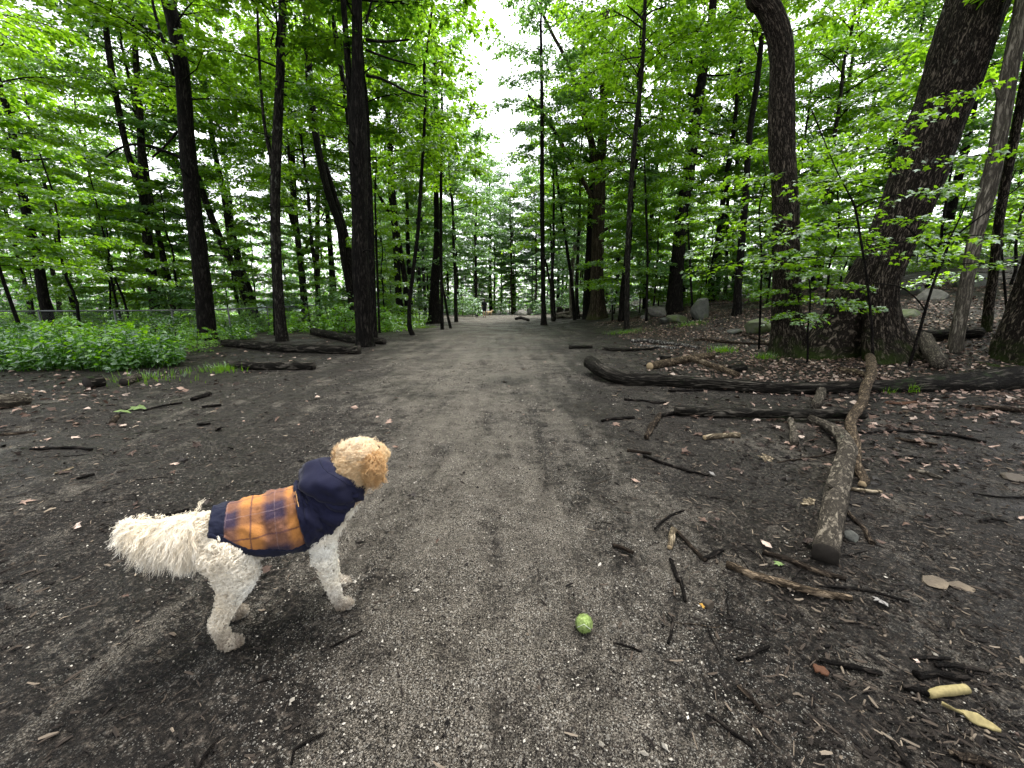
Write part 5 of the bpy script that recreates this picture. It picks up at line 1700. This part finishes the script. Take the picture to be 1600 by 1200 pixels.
class Fur:
    def __init__(self):
        self.Q, self.Rr, self.C = [], [], []

    def obj(self, name, mat, parent):
        Q = np.concatenate(self.Q)
        n, k, _ = Q.shape
        cu = bpy.data.hair_curves.new(name)
        cu.add_curves([k] * n)
        cu.points.foreach_set('position', Q.astype(np.float32).ravel())
        cu.points.foreach_set('radius', np.concatenate(self.Rr).astype(np.float32).ravel())
        at_ = cu.attributes.new('hue', 'FLOAT_VECTOR', 'CURVE')
        at_.data.foreach_set('vector', np.concatenate(self.C).astype(np.float32).ravel())
        cu.materials.append(mat)
        return link(name, cu, parent)


def grow(g, P, N, L, flow, na, curl, turns, thick, col, seed, k=7, grav=0.0, clump=0.0, hairs=6, spread=0.003):
    """curly locks rooted at P, each a bundle of fine hairs: na is how far they stand off, flow the lie of the coat"""
    r = np.random.default_rng(seed)
    n = len(P)
    L = np.broadcast_to(L, (n,)) * r.uniform(0.7, 1.25, n)
    if clump:
        flow = flow + clump * np.stack([vnoise(P * 42 + 11 * i, 80 + i) for i in range(3)], -1)
        L = L * (1 + 0.3 * vnoise(P * 42 + 50, 88))
    d = nrm(N * np.broadcast_to(na, (n,))[:, None] + flow + r.normal(0, 0.25, (n, 3)))
    e1 = nrm(np.cross(d, r.normal(0, 1, (n, 3))))
    e2 = np.cross(d, e1)
    u = np.linspace(0, 1, k)[None, :, None]
    ph = r.uniform(0, 6.28, n)[:, None, None]
    om = (np.broadcast_to(turns, (n,)) * r.uniform(0.6, 1.4, n))[:, None, None] * 6.28
    cr = (np.broadcast_to(curl, (n,)) * r.uniform(0.6, 1.4, n))[:, None, None] * np.minimum(u * 3, 1)
    Q = P[:, None] + d[:, None] * (L[:, None, None] * u) + cr * (e1[:, None] * (np.cos(ph + om * u) - np.cos(ph)) + e2[:, None] * (np.sin(ph + om * u) - np.sin(ph)))
    Q = Q + np.array([0, 0, -1.0]) * (L[:, None, None] * grav * u ** 1.7)
    for h in range(hairs):
        off = r.normal(0, 1, (n, 1, 3)) * spread * (1.0 - 0.55 * u)
        fray = r.normal(0, 1, (n, 1, 3)) * spread * 0.9 * u ** 2
        ln = r.uniform(0.75, 1.08, (n, 1, 1))
        q = P[:, None] + (Q - P[:, None]) * ln + off + fray
        g.Q.append(q)
        g.Rr.append((np.broadcast_to(thick, (n,)) * r.uniform(0.7, 1.3, n))[:, None] * (1.05 - 0.6 * u[0, :, 0] ** 2)[None])
        g.C.append(np.clip(col * r.uniform(0.72, 1.12, (n, 1)), 0, 0.97))


def furmat(name, gain=1.0):
    k = NM(name)
    col = k.mix(1.0, k.attr('hue', 'Color'), (gain, gain, gain), 'MULTIPLY')
    d = k.n('BsdfDiffuse', Color=col).outputs[0]
    tr = k.n('BsdfTranslucent', Color=col).outputs[0]
    m1 = k.n('MixShader', Fac=0.3, i1=d, i2=tr).outputs[0]
    gl = k.n('BsdfGlossy', Color=(1, 0.97, 0.9, 1), Roughness=0.45).outputs[0]
    m2 = k.n('MixShader', Fac=0.035, i1=m1, i2=gl).outputs[0]
    k.t.links.new(m2, k.out.inputs['Surface'])
    return k.m


def hero_dog():
    org = np.array([-0.985, 1.462, 0.0])
    org[2] = float(gz(org[0], org[1]))
    yaw = math.atan2(0.206, 0.395)
    root = thing('dog', 'curly cream dog in a plaid and navy hooded coat standing on the path', 'dog', org, yaw)
    hy = R(38)
    hd = np.array([math.cos(hy), math.sin(hy), 0])
    hr = np.array([math.sin(hy), -math.cos(hy), 0])
    up = np.array([0, 0, 1.0])
    hc = np.array([0.340, 0.0, 0.686])

    def H(f, s, u_):
        return hc + hd * f + hr * s + up * u_
    cones = [
        [((-0.205, 0, 0.462), 0.074), ((-0.10, 0, 0.452), 0.092), ((0.03, 0, 0.446), 0.102), ((0.15, 0, 0.455), 0.108), ((0.205, 0, 0.49), 0.09), ((0.265, 0, 0.565), 0.072), (hc - up * 0.02 - hd * 0.015, 0.056)],
        [(H(-0.010, 0, 0.0), 0.057), (H(0.032, 0, -0.010), 0.049), (H(0.082, 0, -0.030), 0.033), (H(0.122, 0, -0.040), 0.026)],
        [((-0.23, 0, 0.505), 0.034), ((-0.29, 0, 0.532), 0.024), ((-0.36, 0, 0.540), 0.018), ((-0.42, 0, 0.552), 0.014), ((-0.462, 0, 0.572), 0.008)],
    ]
    for s in (-1, 1):
        dx = 0.0 if s < 0 else 0.02
        cones.append([((-0.165, s * 0.062, 0.415), 0.078), ((-0.145, s * 0.080, 0.30), 0.050), ((-0.182, s * 0.083, 0.215), 0.029), ((-0.235 + dx * 0.3, s * 0.085, 0.120), 0.019), ((-0.222, s * 0.085, 0.05), 0.019), ((-0.215, s * 0.085, 0.026), 0.025), ((-0.185, s * 0.087, 0.020), 0.022)])
        cones.append([((0.155, s * 0.062, 0.42), 0.050), ((0.156, s * 0.073, 0.315), 0.028), ((0.172, s * 0.077, 0.17), 0.020), ((0.190, s * 0.077, 0.06), 0.016), ((0.205, s * 0.077, 0.028), 0.026), ((0.235, s * 0.079, 0.020), 0.021)])
        es = -s
        cones.append([(H(-0.02, es * 0.046, 0.026), 0.020), (H(-0.014, es * 0.076, -0.014), 0.023), (H(-0.006, es * 0.084, -0.070), 0.022)])
    me = blob(cones, 0.0085, 5)
    km = NM('dog skin and underwool with painted shade')
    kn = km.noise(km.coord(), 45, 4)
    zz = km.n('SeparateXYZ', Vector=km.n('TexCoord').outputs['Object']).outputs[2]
    col = km.ramp(km.math('ADD', zz, km.math('MULTIPLY', kn, 0.12)), [(0.04, (0.10, 0.08, 0.06)), (0.17, (0.30, 0.26, 0.21)), (0.60, (0.36, 0.30, 0.23)), (0.74, (0.36, 0.24, 0.13))])  # underwool darkened to paint shade between the curls; feet dirty
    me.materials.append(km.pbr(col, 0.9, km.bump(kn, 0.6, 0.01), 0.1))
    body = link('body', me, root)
    # fur, on top of the one continuous body
    P, N = sample(me, 26000, 5)
    r = np.random.default_rng(6)
    x, y, z = P.T
    dh = np.linalg.norm(P - hc, axis=1)
    head = dh < 0.14
    tail = (x < -0.255) & (z > 0.46)
    edge = np.interp(x, [-0.215, -0.16, -0.10, 0.02, 0.12, 0.17, 0.21], [0.505, 0.452, 0.402, 0.352, 0.358, 0.395, 0.41])
    cover = (x > -0.205) & (x < 0.26) & (z > edge + 0.016) & ~head & ~tail
    cover |= (x > -0.05) & (x < 0.26) & (z > 0.40)
    neck = (x > 0.235) & (z > 0.50) & (dh < 0.20) & ~head
    cover &= ~neck
    cream, white, tan, dirt = np.array([0.84, 0.76, 0.62]), np.array([0.95, 0.93, 0.87]), np.array([0.76, 0.58, 0.35]), np.array([0.25, 0.205, 0.155])
    fur = furmat('curly dog wool')

    def colour(P, a, b, amt):
        c = a[None] * (1 - amt[:, None]) + b[None] * amt[:, None]
        d = np.clip((0.15 - P[:, 2]) / 0.13, 0, 1) * np.clip(0.85 + 1.0 * fbm(P * 30, 14, 2), 0, 1)
        return c * (1 - d[:, None]) + dirt[None] * d[:, None]
    g = Fur()
    k = ~head & ~tail & ~cover & ~neck
    p, n = P[k], N[k]
    Lg = np.interp(p[:, 2], [0.04, 0.08, 0.2, 0.32, 0.46, 0.52], [0.008, 0.013, 0.016, 0.028, 0.028, 0.016])
    cl = np.interp(p[:, 2], [0.05, 0.1, 0.25], [0.0032, 0.0060, 0.0078])
    patch = np.clip(fbm(p * 9, 12, 2) * 0.8 + 0.45, 0, 1)
    grow(g, p, n, Lg, np.tile([-0.15, 0, -0.9], (len(p), 1)), 0.75, cl, 1.1, 0.00065, colour(p, white, cream, patch), 21, clump=1.3, spread=0.0022)
    g.obj('leg_fur', fur, body)
    g = Fur()
    k = head | neck
    p, n = P[k], N[k]
    rep = np.tile(np.arange(len(p)), 2)
    p, n = p[rep], n[rep]
    side = (p - hc) @ hr
    ear = np.clip((np.abs(side) - 0.056) / 0.014, 0, 1)
    tp = np.clip((p[:, 2] - hc[2]) / 0.06, 0, 1)
    c = tan[None] * (1 - tp[:, None] * 0.55) + np.array([0.95, 0.88, 0.75])[None] * tp[:, None] * 0.55  # top of the head painted near white, a highlight put into the tan
    c = c * (1 - ear[:, None]) + np.array([0.58, 0.37, 0.17])[None] * ear[:, None]
    nk = np.clip((0.62 - p[:, 2]) / 0.08, 0, 1)[:, None]
    c = c * (1 - nk) + np.array([0.62, 0.50, 0.36])[None] * nk
    fl = nrm((p - hc) * np.array([0.3, 0.3, 0]) + np.array([-0.1, 0, -0.55]))
    grow(g, p, n, 0.028 + 0.014 * ear, fl * 0.8, 0.8, 0.0085, 1.5, 0.0006, c, 22, clump=0.8, hairs=7)
    g.obj('head_fur', fur, body)
    g = Fur()
    k = tail
    p, n = P[k], N[k]
    rep = r.integers(0, len(p), 3000)
    p, n = p[rep], n[rep]
    f = np.clip((-0.26 - p[:, 0]) / 0.21, 0, 1)
    dn = np.array([-0.25, -0.05, -0.8])
    flow = dn[None] + np.stack([-0.6 * f, 0 * f, 0.25 * f], -1)
    mixc = np.clip(r.uniform(0, 1, len(p)) * 0.6 + 0.9 * (fbm(p * 22, 3, 2) + 0.35), 0, 1.15)
    grow(g, p, n, 0.048 + 0.048 * np.sin(np.clip(f * 0.95 + 0.15, 0, 1) * np.pi) ** 0.8, flow, 0.42, 0.0050, 1.9, 0.0006, colour(p, white, cream, mixc), 23, 11, 0.45, 0.45, 9, 0.004)
    g.obj('tail_plume', fur, body)
    # face
    blk = plain('wet black nose', (0.012, 0.011, 0.011), 0.3, 0.2, 40, 0.6)
    eye = plain('dark brown eye', (0.03, 0.016, 0.008), 0.12, 0.2, 10, 0.8, 0.0)
    g = Geo()
    cone_geo(g, H(0.150, -0.006, -0.036), 0.014, H(0.150, 0.006, -0.036), 0.014)
    g.obj('nose', blk, body)
    for s in (-1, 1):
        g = Geo()
        cone_geo(g, H(0.073, s * 0.033, 0.012), 0.010, H(0.078, s * 0.034, 0.012), 0.009)
        g.obj('eye', eye, body)
    # coat
    K = np.array([(-0.215, 0.458, 0.100, 0.100), (-0.10, 0.450, 0.117, 0.120), (0.02, 0.447, 0.124, 0.131), (0.12, 0.457, 0.128, 0.139), (0.19, 0.488, 0.122, 0.136), (0.245, 0.54, 0.104, 0.112), (0.285, 0.595, 0.090, 0.092)])
    A = np.array([62, 112, 136, 136, 112, 120, 150.0])
    nt_, ns = 90, 96
    C = spline(np.stack([K[:, 0], 0 * K[:, 0], K[:, 1]], -1), nt_)
    kk = np.linspace(0, 6, nt_)
    ry, rz = np.interp(kk, range(7), K[:, 2]), np.interp(kk, range(7), K[:, 3])
    am = np.radians(np.interp(kk, range(7), A))
    am = np.convolve(np.pad(am, 5, mode='edge'), np.ones(11) / 11, 'valid')
    Tn = nrm(np.gradient(C, axis=0))
    Un = np.stack([-Tn[:, 2], 0 * Tn[:, 0], Tn[:, 0]], -1)

    def sheet(i0, i1, s0, s1, ns_, lift, wr, seed):
        ii = np.arange(i0, i1)
        s = np.linspace(s0, s1, ns_)
        th = am[ii][:, None] * s[None]
        sag = 1 + 0.10 * np.clip(np.abs(th) - 1.2, 0, 2) ** 2 * (np.abs(s)[None] > 0.5) * 0.25
        V = C[ii][:, None] + ((rz[ii] + lift)[:, None] * np.cos(th))[..., None] * Un[ii][:, None]
        V = V + ((ry[ii] + lift)[:, None] * np.sin(th) * sag)[..., None] * np.array([0, 1.0, 0])
        out = nrm(V - C[ii][:, None])
        q = np.stack(np.broadcast_arrays(kk[ii][:, None] * 2.6 + th * 0.9, th * 1.6, 0.0), -1)
        q2 = np.stack(np.broadcast_arrays(kk[ii][:, None] * 6 - th * 1.5, th * 3, 4.0), -1)
        q3 = np.stack(np.broadcast_arrays(kk[ii][:, None] * 3.2 + th * 1.6, th * 1.1 - kk[ii][:, None] * 0.5, 9.0), -1)
        crease = np.clip(1 - np.abs(vnoise(q3, seed + 7)) * 4.5, 0, 1) + 0.7 * np.clip(1 - np.abs(vnoise(q3 * 1.9 + 5, seed + 9)) * 4.5, 0, 1)
        V = V + out * (wr * (fbm(q, seed, 2) + 0.5 * fbm(q2, seed + 3, 2) + 0.55 * crease))[..., None]
        arc = np.cumsum(np.concatenate([[0], np.linalg.norm(np.diff(C, axis=0), axis=1)]))
        uv = np.stack(np.broadcast_arrays(arc[ii][:, None], th * 0.12), -1).reshape(-1, 2)
        m, n = len(ii), ns_
        i = (np.arange(m - 1)[:, None] * n + np.arange(n - 1)[None]).ravel()
        Q = np.stack([i, i + n, i + n + 1, i + 1], -1)
        return V.reshape(-1, 3), Q, uv

    def cloth(name, V, Q, uv, mat, parent, th=0.004):
        o = Geo().add(V, [Q]).obj(name, mat, parent, True, uv)
        s = o.modifiers.new('thickness', 'SOLIDIFY')
        s.thickness, s.offset = th, 1.0
        return o
    # fabrics
    def fabric(name, colour):
        k = NM(name)
        c = k.coord()
        n = k.noise(c, 9, 4, 0.6)
        f = k.noise(c, 300, 2)
        cc = k.mix(n, [v * 0.7 for v in colour], [v * 1.3 for v in colour])
        return k.pbr(cc, 0.9, k.bump(k.math('ADD', n, k.math('MULTIPLY', f, 0.3)), 0.35, 0.008), 0.15, Sheen_Weight=0.06)
    navy = fabric('navy fleece', (0.0052, 0.0058, 0.019))
    trim = fabric('dark navy hem', (0.0055, 0.0068, 0.018))
    k = NM('orange and navy plaid wool')
    uvn = k.n('UVMap').outputs[0]
    sx = k.n('SeparateXYZ', Vector=uvn)

    def band(sock, period, off, wd, soft):
        f = k.math('FRACT', k.math('ADD', k.math('DIVIDE', sock, period), off))
        d = k.math('ABSOLUTE', k.math('SUBTRACT', f, 0.5))
        return k.ramp(d, [(wd - soft, 1.0), (wd + soft, 0.0)])
    fz = k.noise(k.coord(), 160, 3)
    jx = k.math('ADD', sx.outputs[0], k.math('MULTIPLY', k.math('SUBTRACT', fz, 0.5), 0.006))
    jy = k.math('ADD', sx.outputs[1], k.math('MULTIPLY', k.math('SUBTRACT', fz, 0.5), 0.006))
    bx = band(jx, 0.170, 0.206, 0.25, 0.07)
    by = band(jy, 0.168, 0.0, 0.23, 0.07)
    base = k.mix(k.math('MULTIPLY', k.math('ADD', bx, by), 0.5), (0.34, 0.145, 0.040), (0.007, 0.008, 0.026))
    base = k.mix(k.math('MULTIPLY', bx, 0.30), base, (0.05, 0.035, 0.06))
    l1 = band(jx, 0.170, 0.706, 0.016, 0.012)
    l2 = band(jy, 0.168, 0.5, 0.016, 0.012)
    base = k.mix(k.math('MULTIPLY', k.math('MAXIMUM', l1, l2), 0.75), base, (0.05, 0.022, 0.03))
    l3 = band(jx, 0.170, 0.206, 0.008, 0.007)
    l4 = band(jy, 0.168, 0.0, 0.008, 0.007)
    base = k.mix(k.math('MULTIPLY', k.math('MAXIMUM', l3, l4), 0.22), base, (0.30, 0.22, 0.22))
    base = k.mix(k.math('MULTIPLY', fz, 0.22), base, (0.12, 0.06, 0.035))
    plaid = k.pbr(base, 0.95, k.bump(fz, 0.5, 0.004), 0.1, Sheen_Weight=0.08)
    split = int(np.argmin(np.abs(C[:, 0] - 0.100)))
    V, Q, uv = sheet(split - 1, nt_, -1, 1, ns, 0.004, 0.015, 4)
    coat = cloth('coat', V, Q, uv, navy, root)
    V, Q, uv = sheet(3, split + 1, -0.88, 0.88, ns, 0.000, 0.009, 8)
    cloth('plaid_panel', V, Q, uv, plaid, coat)
    for s0, s1 in ((-1.0, -0.86), (0.86, 1.0)):
        V, Q, uv = sheet(0, split + 1, s0, s1, 10, 0.0025, 0.009, 8)
        cloth('hem', V, Q, uv, trim, coat, 0.005)
    V, Q, uv = sheet(0, 7, -0.868, 0.868, ns, 0.0030, 0.009, 8)
    cloth('hem', V, Q, uv, trim, coat, 0.005)
    # seam piping between the panels
    ii = split + 1
    th = np.linspace(-am[ii], am[ii], 60)
    S = C[ii] + (rz[ii] + 0.0085) * np.cos(th)[:, None] * Un[ii] + (ry[ii] + 0.0085) * np.sin(th)[:, None] * np.array([0, 1.0, 0])
    V, fs = sweep(S, 0.0022, 6)
    Geo().add(V, fs).obj('seam', plain('tan seam thread', (0.42, 0.24, 0.10), 0.9, 0.2, 60), coat)
    # hood: a thick folded collar round the neck
    a = np.linspace(0, 2 * np.pi, 97)[:-1]
    b = np.linspace(0, 2 * np.pi, 29)[:-1]
    ax = nrm(np.array([0.62, 0.0, 0.78]))
    bk = nrm(np.array([-0.78, 0.0, 0.62]))
    cen = np.array([0.254, 0.0, 0.586])
    Aa, Bb = np.meshgrid(a, b, indexing='ij')
    back = (1 + np.cos(Aa)) / 2
    rr = 0.082 + 0.022 * back
    hl = 0.034 + 0.038 * back
    tk = 0.022 + 0.030 * back
    fold = 0.013 * fbm(np.stack([np.cos(Aa) * 2.2, np.sin(Aa) * 2.2, Bb * 1.2], -1), 41, 3) + 0.004 * np.sin(Aa * 5 + Bb * 2)
    fold = fold + 0.006 * np.clip(1 - np.abs(vnoise(np.stack([np.cos(Aa) * 2.6 + Bb * 0.5, np.sin(Aa) * 2.6, Bb * 0.9], -1), 47)) * 4, 0, 1)
    rad = rr + (tk + fold) * np.cos(Bb) + 0.018 * back * np.sin(Bb) * -1
    hgt = (hl + fold) * np.sin(Bb) - 0.020 * back
    V = cen + rad[..., None] * (np.cos(Aa)[..., None] * bk + np.sin(Aa)[..., None] * np.array([0, 1.0, 0]) * 1.02) + hgt[..., None] * ax
    na, nb = len(a), len(b)
    i, j = np.meshgrid(np.arange(na), np.arange(nb), indexing='ij')
    Q = np.stack([i * nb + j, ((i + 1) % na) * nb + j, ((i + 1) % na) * nb + (j + 1) % nb, i * nb + (j + 1) % nb], -1).reshape(-1, 4)
    hood = Geo().add(V.reshape(-1, 3), [Q]).obj('hood', navy, coat)
    Vr = V.reshape(na, nb, 3)
    jb = int(nb * 0.16)
    ring = np.vstack([Vr[:, jb], Vr[:1, jb]])
    V, fs = sweep(ring, 0.0016, 5, caps=False)
    Geo().add(V, fs).obj('hood_seam', trim, coat)
    u = np.linspace(0, 1, 6)
    V, fs = sweep(np.array([0.180, -0.012, 0.629]) + np.stack([0.012 * u, -0.012 * u, 0.004 * np.sin(u * 3.1)], -1), 0.0018, 5)
    Geo().add(V, fs).obj('drawcord', plain('white cord', (0.7, 0.7, 0.72), 0.8, 0.1, 40), coat)


hero_dog()


# ------------------------------------------------------------------ far figures
def walker():
    p = hit(757, 496)
    root = thing('person', 'distant person in black top and dark shorts walking away with a white bag', 'person', p, 0.15)
    s = 1.0
    body = [
        [((0, 0, 0.98), 0.14), ((0, 0, 1.15), 0.125), ((0, 0, 1.36), 0.15), ((0, 0, 1.46), 0.08), ((0, 0.01, 1.54), 0.052), ((0, 0.02, 1.60), 0.06)],
        [((0, 0.02, 1.61), 0.075), ((0, 0.03, 1.68), 0.085)],
        [((0.09, 0, 0.93), 0.10), ((0.10, 0.10, 0.52), 0.062), ((0.10, 0.02, 0.10), 0.036), ((0.10, 0.03, 0.05), 0.04), ((0.10, 0.14, 0.035), 0.032)],
        [((-0.09, 0, 0.93), 0.10), ((-0.10, 0.0, 0.50), 0.062), ((-0.10, -0.22, 0.16), 0.036), ((-0.10, -0.24, 0.10), 0.04), ((-0.10, -0.17, 0.035), 0.03)],
        [((0.17, 0, 1.40), 0.058), ((0.23, -0.06, 1.12), 0.044), ((0.24, 0.06, 0.92), 0.032), ((0.24, 0.10, 0.84), 0.036)],
        [((-0.17, 0, 1.40), 0.058), ((-0.23, 0.02, 1.12), 0.044), ((-0.25, 0.12, 0.94), 0.032), ((-0.25, 0.16, 0.86), 0.036)],
    ]
    me = blob(body, 0.022, 4)
    me.materials.append(plain('skin', (0.42, 0.25, 0.17), 0.6, 0.1, 20))
    b = link('body', me, root)
    top = blob([[((0, 0, 1.0), 0.165), ((0, 0, 1.15), 0.15), ((0, 0, 1.37), 0.17), ((0, 0, 1.46), 0.09)], [((0.16, 0, 1.41), 0.078), ((0.215, -0.04, 1.22), 0.07)], [((-0.16, 0, 1.41), 0.078), ((-0.215, 0.01, 1.22), 0.07)]], 0.022, 4)
    top.materials.append(plain('black shirt cloth', (0.015, 0.015, 0.018), 0.9, 0.3, 20))
    link('shirt', top, root)
    sh = blob([[((0, 0, 1.0), 0.158), ((0, 0, 0.93), 0.155)], [((0.09, 0, 0.93), 0.115), ((0.10, 0.05, 0.68), 0.105)], [((-0.09, 0, 0.93), 0.115), ((-0.10, 0.0, 0.68), 0.105)]], 0.022, 4)
    sh.materials.append(plain('dark shorts cloth', (0.02, 0.02, 0.028), 0.9, 0.3, 20))
    link('shorts', sh, root)
    hair = blob([[((0, 0.0, 1.66), 0.088), ((0, 0.015, 1.71), 0.086)], [((0, -0.06, 1.62), 0.05), ((0, -0.09, 1.55), 0.04)]], 0.018, 3)
    hair.materials.append(plain('dark hair', (0.015, 0.011, 0.009), 0.6, 0.3, 60))
    link('hair', hair, root)
    for sx, yy, zz in ((0.10, 0.08, 0.04), (-0.10, -0.20, 0.06)):
        sm = blob([[((sx, yy - 0.08, zz + 0.01), 0.048), ((sx, yy + 0.09, zz), 0.042)]], 0.014, 2)
        sm.materials.append(plain('dark shoe', (0.03, 0.03, 0.03), 0.7, 0.2, 30))
        link('shoe', sm, root)
    bag = blob([[((0.27, -0.05, 0.98), 0.085), ((0.27, -0.05, 1.25), 0.06)], [((0.26, 0.06, 0.98), 0.075), ((0.26, 0.03, 1.25), 0.055)]], 0.02, 4)
    bag.materials.append(plain('white cloth bag', (0.75, 0.74, 0.70), 0.8, 0.1, 12))
    o = link('shoulder_bag', bag)
    o.location, o.rotation_euler = root.location, root.rotation_euler
    tag(o, 'white bag hanging at the side of the distant walking person', 'bag')


def small_dog(label, px, py, L, mat, yaw, name='dog'):
    p = hit(px, py)
    k = L / 0.6
    c = [[((-0.2, 0, 0.36), 0.10), ((0, 0, 0.36), 0.11), ((0.17, 0, 0.38), 0.12), ((0.27, 0, 0.48), 0.07), ((0.31, 0, 0.53), 0.075)], [((0.31, 0, 0.53), 0.07), ((0.43, 0, 0.50), 0.035)],
         [((-0.27, 0, 0.40), 0.03), ((-0.38, 0, 0.48), 0.022), ((-0.42, 0, 0.58), 0.016)]]
    for s in (-1, 1):
        c += [[((-0.2, s * 0.07, 0.32), 0.07), ((-0.16, s * 0.08, 0.22), 0.045), ((-0.24, s * 0.08, 0.12), 0.025), ((-0.22, s * 0.08, 0.02), 0.025), ((-0.18, s * 0.08, 0.018), 0.022)],
              [((0.17, s * 0.07, 0.32), 0.06), ((0.15, s * 0.08, 0.19), 0.035), ((0.18, s * 0.08, 0.02), 0.025), ((0.22, s * 0.08, 0.018), 0.022)],
              [((0.29, s * 0.06, 0.60), 0.03), ((0.30, s * 0.085, 0.53), 0.022)]]
    me = blob([[(tuple(np.array(q) * k), r * k) for q, r in ch] for ch in c], 0.02 * k, 4)
    me.materials.append(mat)
    root = thing(name, label, 'dog', p, yaw)
    b = link('body', me, root)
    g = Geo()
    cone_geo(g, np.array([0.465, -0.01, 0.505]) * k, 0.016 * k, np.array([0.465, 0.01, 0.505]) * k, 0.016 * k)
    g.obj('nose', plain('black nose', (0.01, 0.01, 0.01), 0.4, 0.1, 10), b)


walker()
small_dog('small black dog trotting beside the distant person', 745, 497, 0.42, plain('short black fur', (0.015, 0.014, 0.014), 0.7, 0.3, 60), 2.2)
small_dog('distant tan dog just right of the walking person', 765, 493, 0.62, plain('short tan fur', (0.55, 0.40, 0.24), 0.8, 0.2, 60), 0.3)


def parked_car():
    Y = 38.0
    x = at(436, 470, Y)[0]
    root = thing('parked_car', 'pale blue-white parked car glimpsed through the trees beyond the fence', 'car', (x, Y, float(gz(x, Y)) + 0.30), 0.05)
    paint = plain('pale blue-white car paint', (0.55, 0.62, 0.70), 0.3, 0.05, 4, 0.5, 0.0)
    glass = plain('dark window glass', (0.06, 0.08, 0.10), 0.08, 0.1, 3, 0.8, 0.0)
    tyre = plain('black tyre rubber', (0.02, 0.02, 0.02), 0.8, 0.2, 30)
    rimm = plain('grey wheel rim', (0.4, 0.4, 0.42), 0.4, 0.1, 10)
    prof = np.array([(-2.2, 0.30), (-2.25, 0.75), (-2.05, 0.95), (-1.55, 1.00), (-0.95, 1.42), (-0.3, 1.52), (0.45, 1.50), (1.05, 1.18), (1.30, 1.00), (2.05, 0.86), (2.25, 0.70), (2.25, 0.32)])
    wd = np.array([0.80, 0.86, 0.86, 0.84, 0.66, 0.62, 0.62, 0.70, 0.82, 0.82, 0.80, 0.78])
    n = len(prof)
    A = np.stack([prof[:, 0], -wd, prof[:, 1]], -1)
    B = np.stack([prof[:, 0], wd, prof[:, 1]], -1)
    bA, bB = A.copy(), B.copy()
    bA[:, 2], bB[:, 2] = 0.30, 0.30
    bA[:, 1], bB[:, 1] = -0.82, 0.82
    V = np.vstack([A, B, bA, bB])
    i = np.arange(n - 1)
    o = Geo().add(V, [np.stack([i, i + 1, i + 1 + n, i + n], -1), np.stack([i + 2 * n, i + 1 + 2 * n, i + 1, i], -1), np.stack([i + n, i + n + 1, i + 1 + 3 * n, i + 3 * n], -1)]).obj('body', paint, root)
    bv = o.modifiers.new('bevel', 'BEVEL')
    bv.width, bv.segments, bv.limit_method = 0.05, 3, 'ANGLE'

    def pane(name, pts):
        q = np.array(pts, float)
        V = np.vstack([q, q - (q.mean(0) - np.array([0, 0, 0.8])) * 0.02])
        m = len(q)
        k = np.arange(m)
        f = [np.array([k]), np.array([k[::-1] + m]), np.stack([k, k + m, (k + 1) % m + m, (k + 1) % m], -1)]
        Geo().add(V, f).obj(name, glass, root, smooth=False)
    for s in (-1, 1):
        pane('side_window', [(-0.9, s * 0.70, 1.36), (-0.35, s * 0.665, 1.45), (-0.35, s * 0.80, 1.02), (-1.35, s * 0.845, 1.02)])
        pane('side_window', [(-0.28, s * 0.665, 1.46), (0.42, s * 0.665, 1.44), (0.95, s * 0.745, 1.16), (1.05, s * 0.80, 1.02), (-0.28, s * 0.80, 1.02)])
    pane('windscreen', [(0.52, -0.60, 1.49), (0.52, 0.60, 1.49), (1.22, 0.74, 1.07), (1.22, -0.74, 1.07)])
    pane('rear_window', [(-1.0, -0.60, 1.43), (-1.0, 0.60, 1.43), (-1.5, 0.74, 1.06), (-1.5, -0.74, 1.06)])
    for sx in (-1.4, 1.4):
        for s in (-1, 1):
            V, fs = sweep(np.array([(sx, s * 0.66, 0.0), (sx, s * 0.76, 0.0), (sx, s * 0.86, 0.0)]), [0.30, 0.32, 0.30], 20)
            wl = Geo().add(V, fs).obj('wheel', tyre, root)
            V, fs = sweep(np.array([(sx, s * 0.84, 0.0), (sx, s * 0.875, 0.0), (sx, s * 0.885, 0.0)]), [0.2, 0.19, 0.1], 16)
            Geo().add(V, fs).obj('rim', rimm, wl)


parked_car()
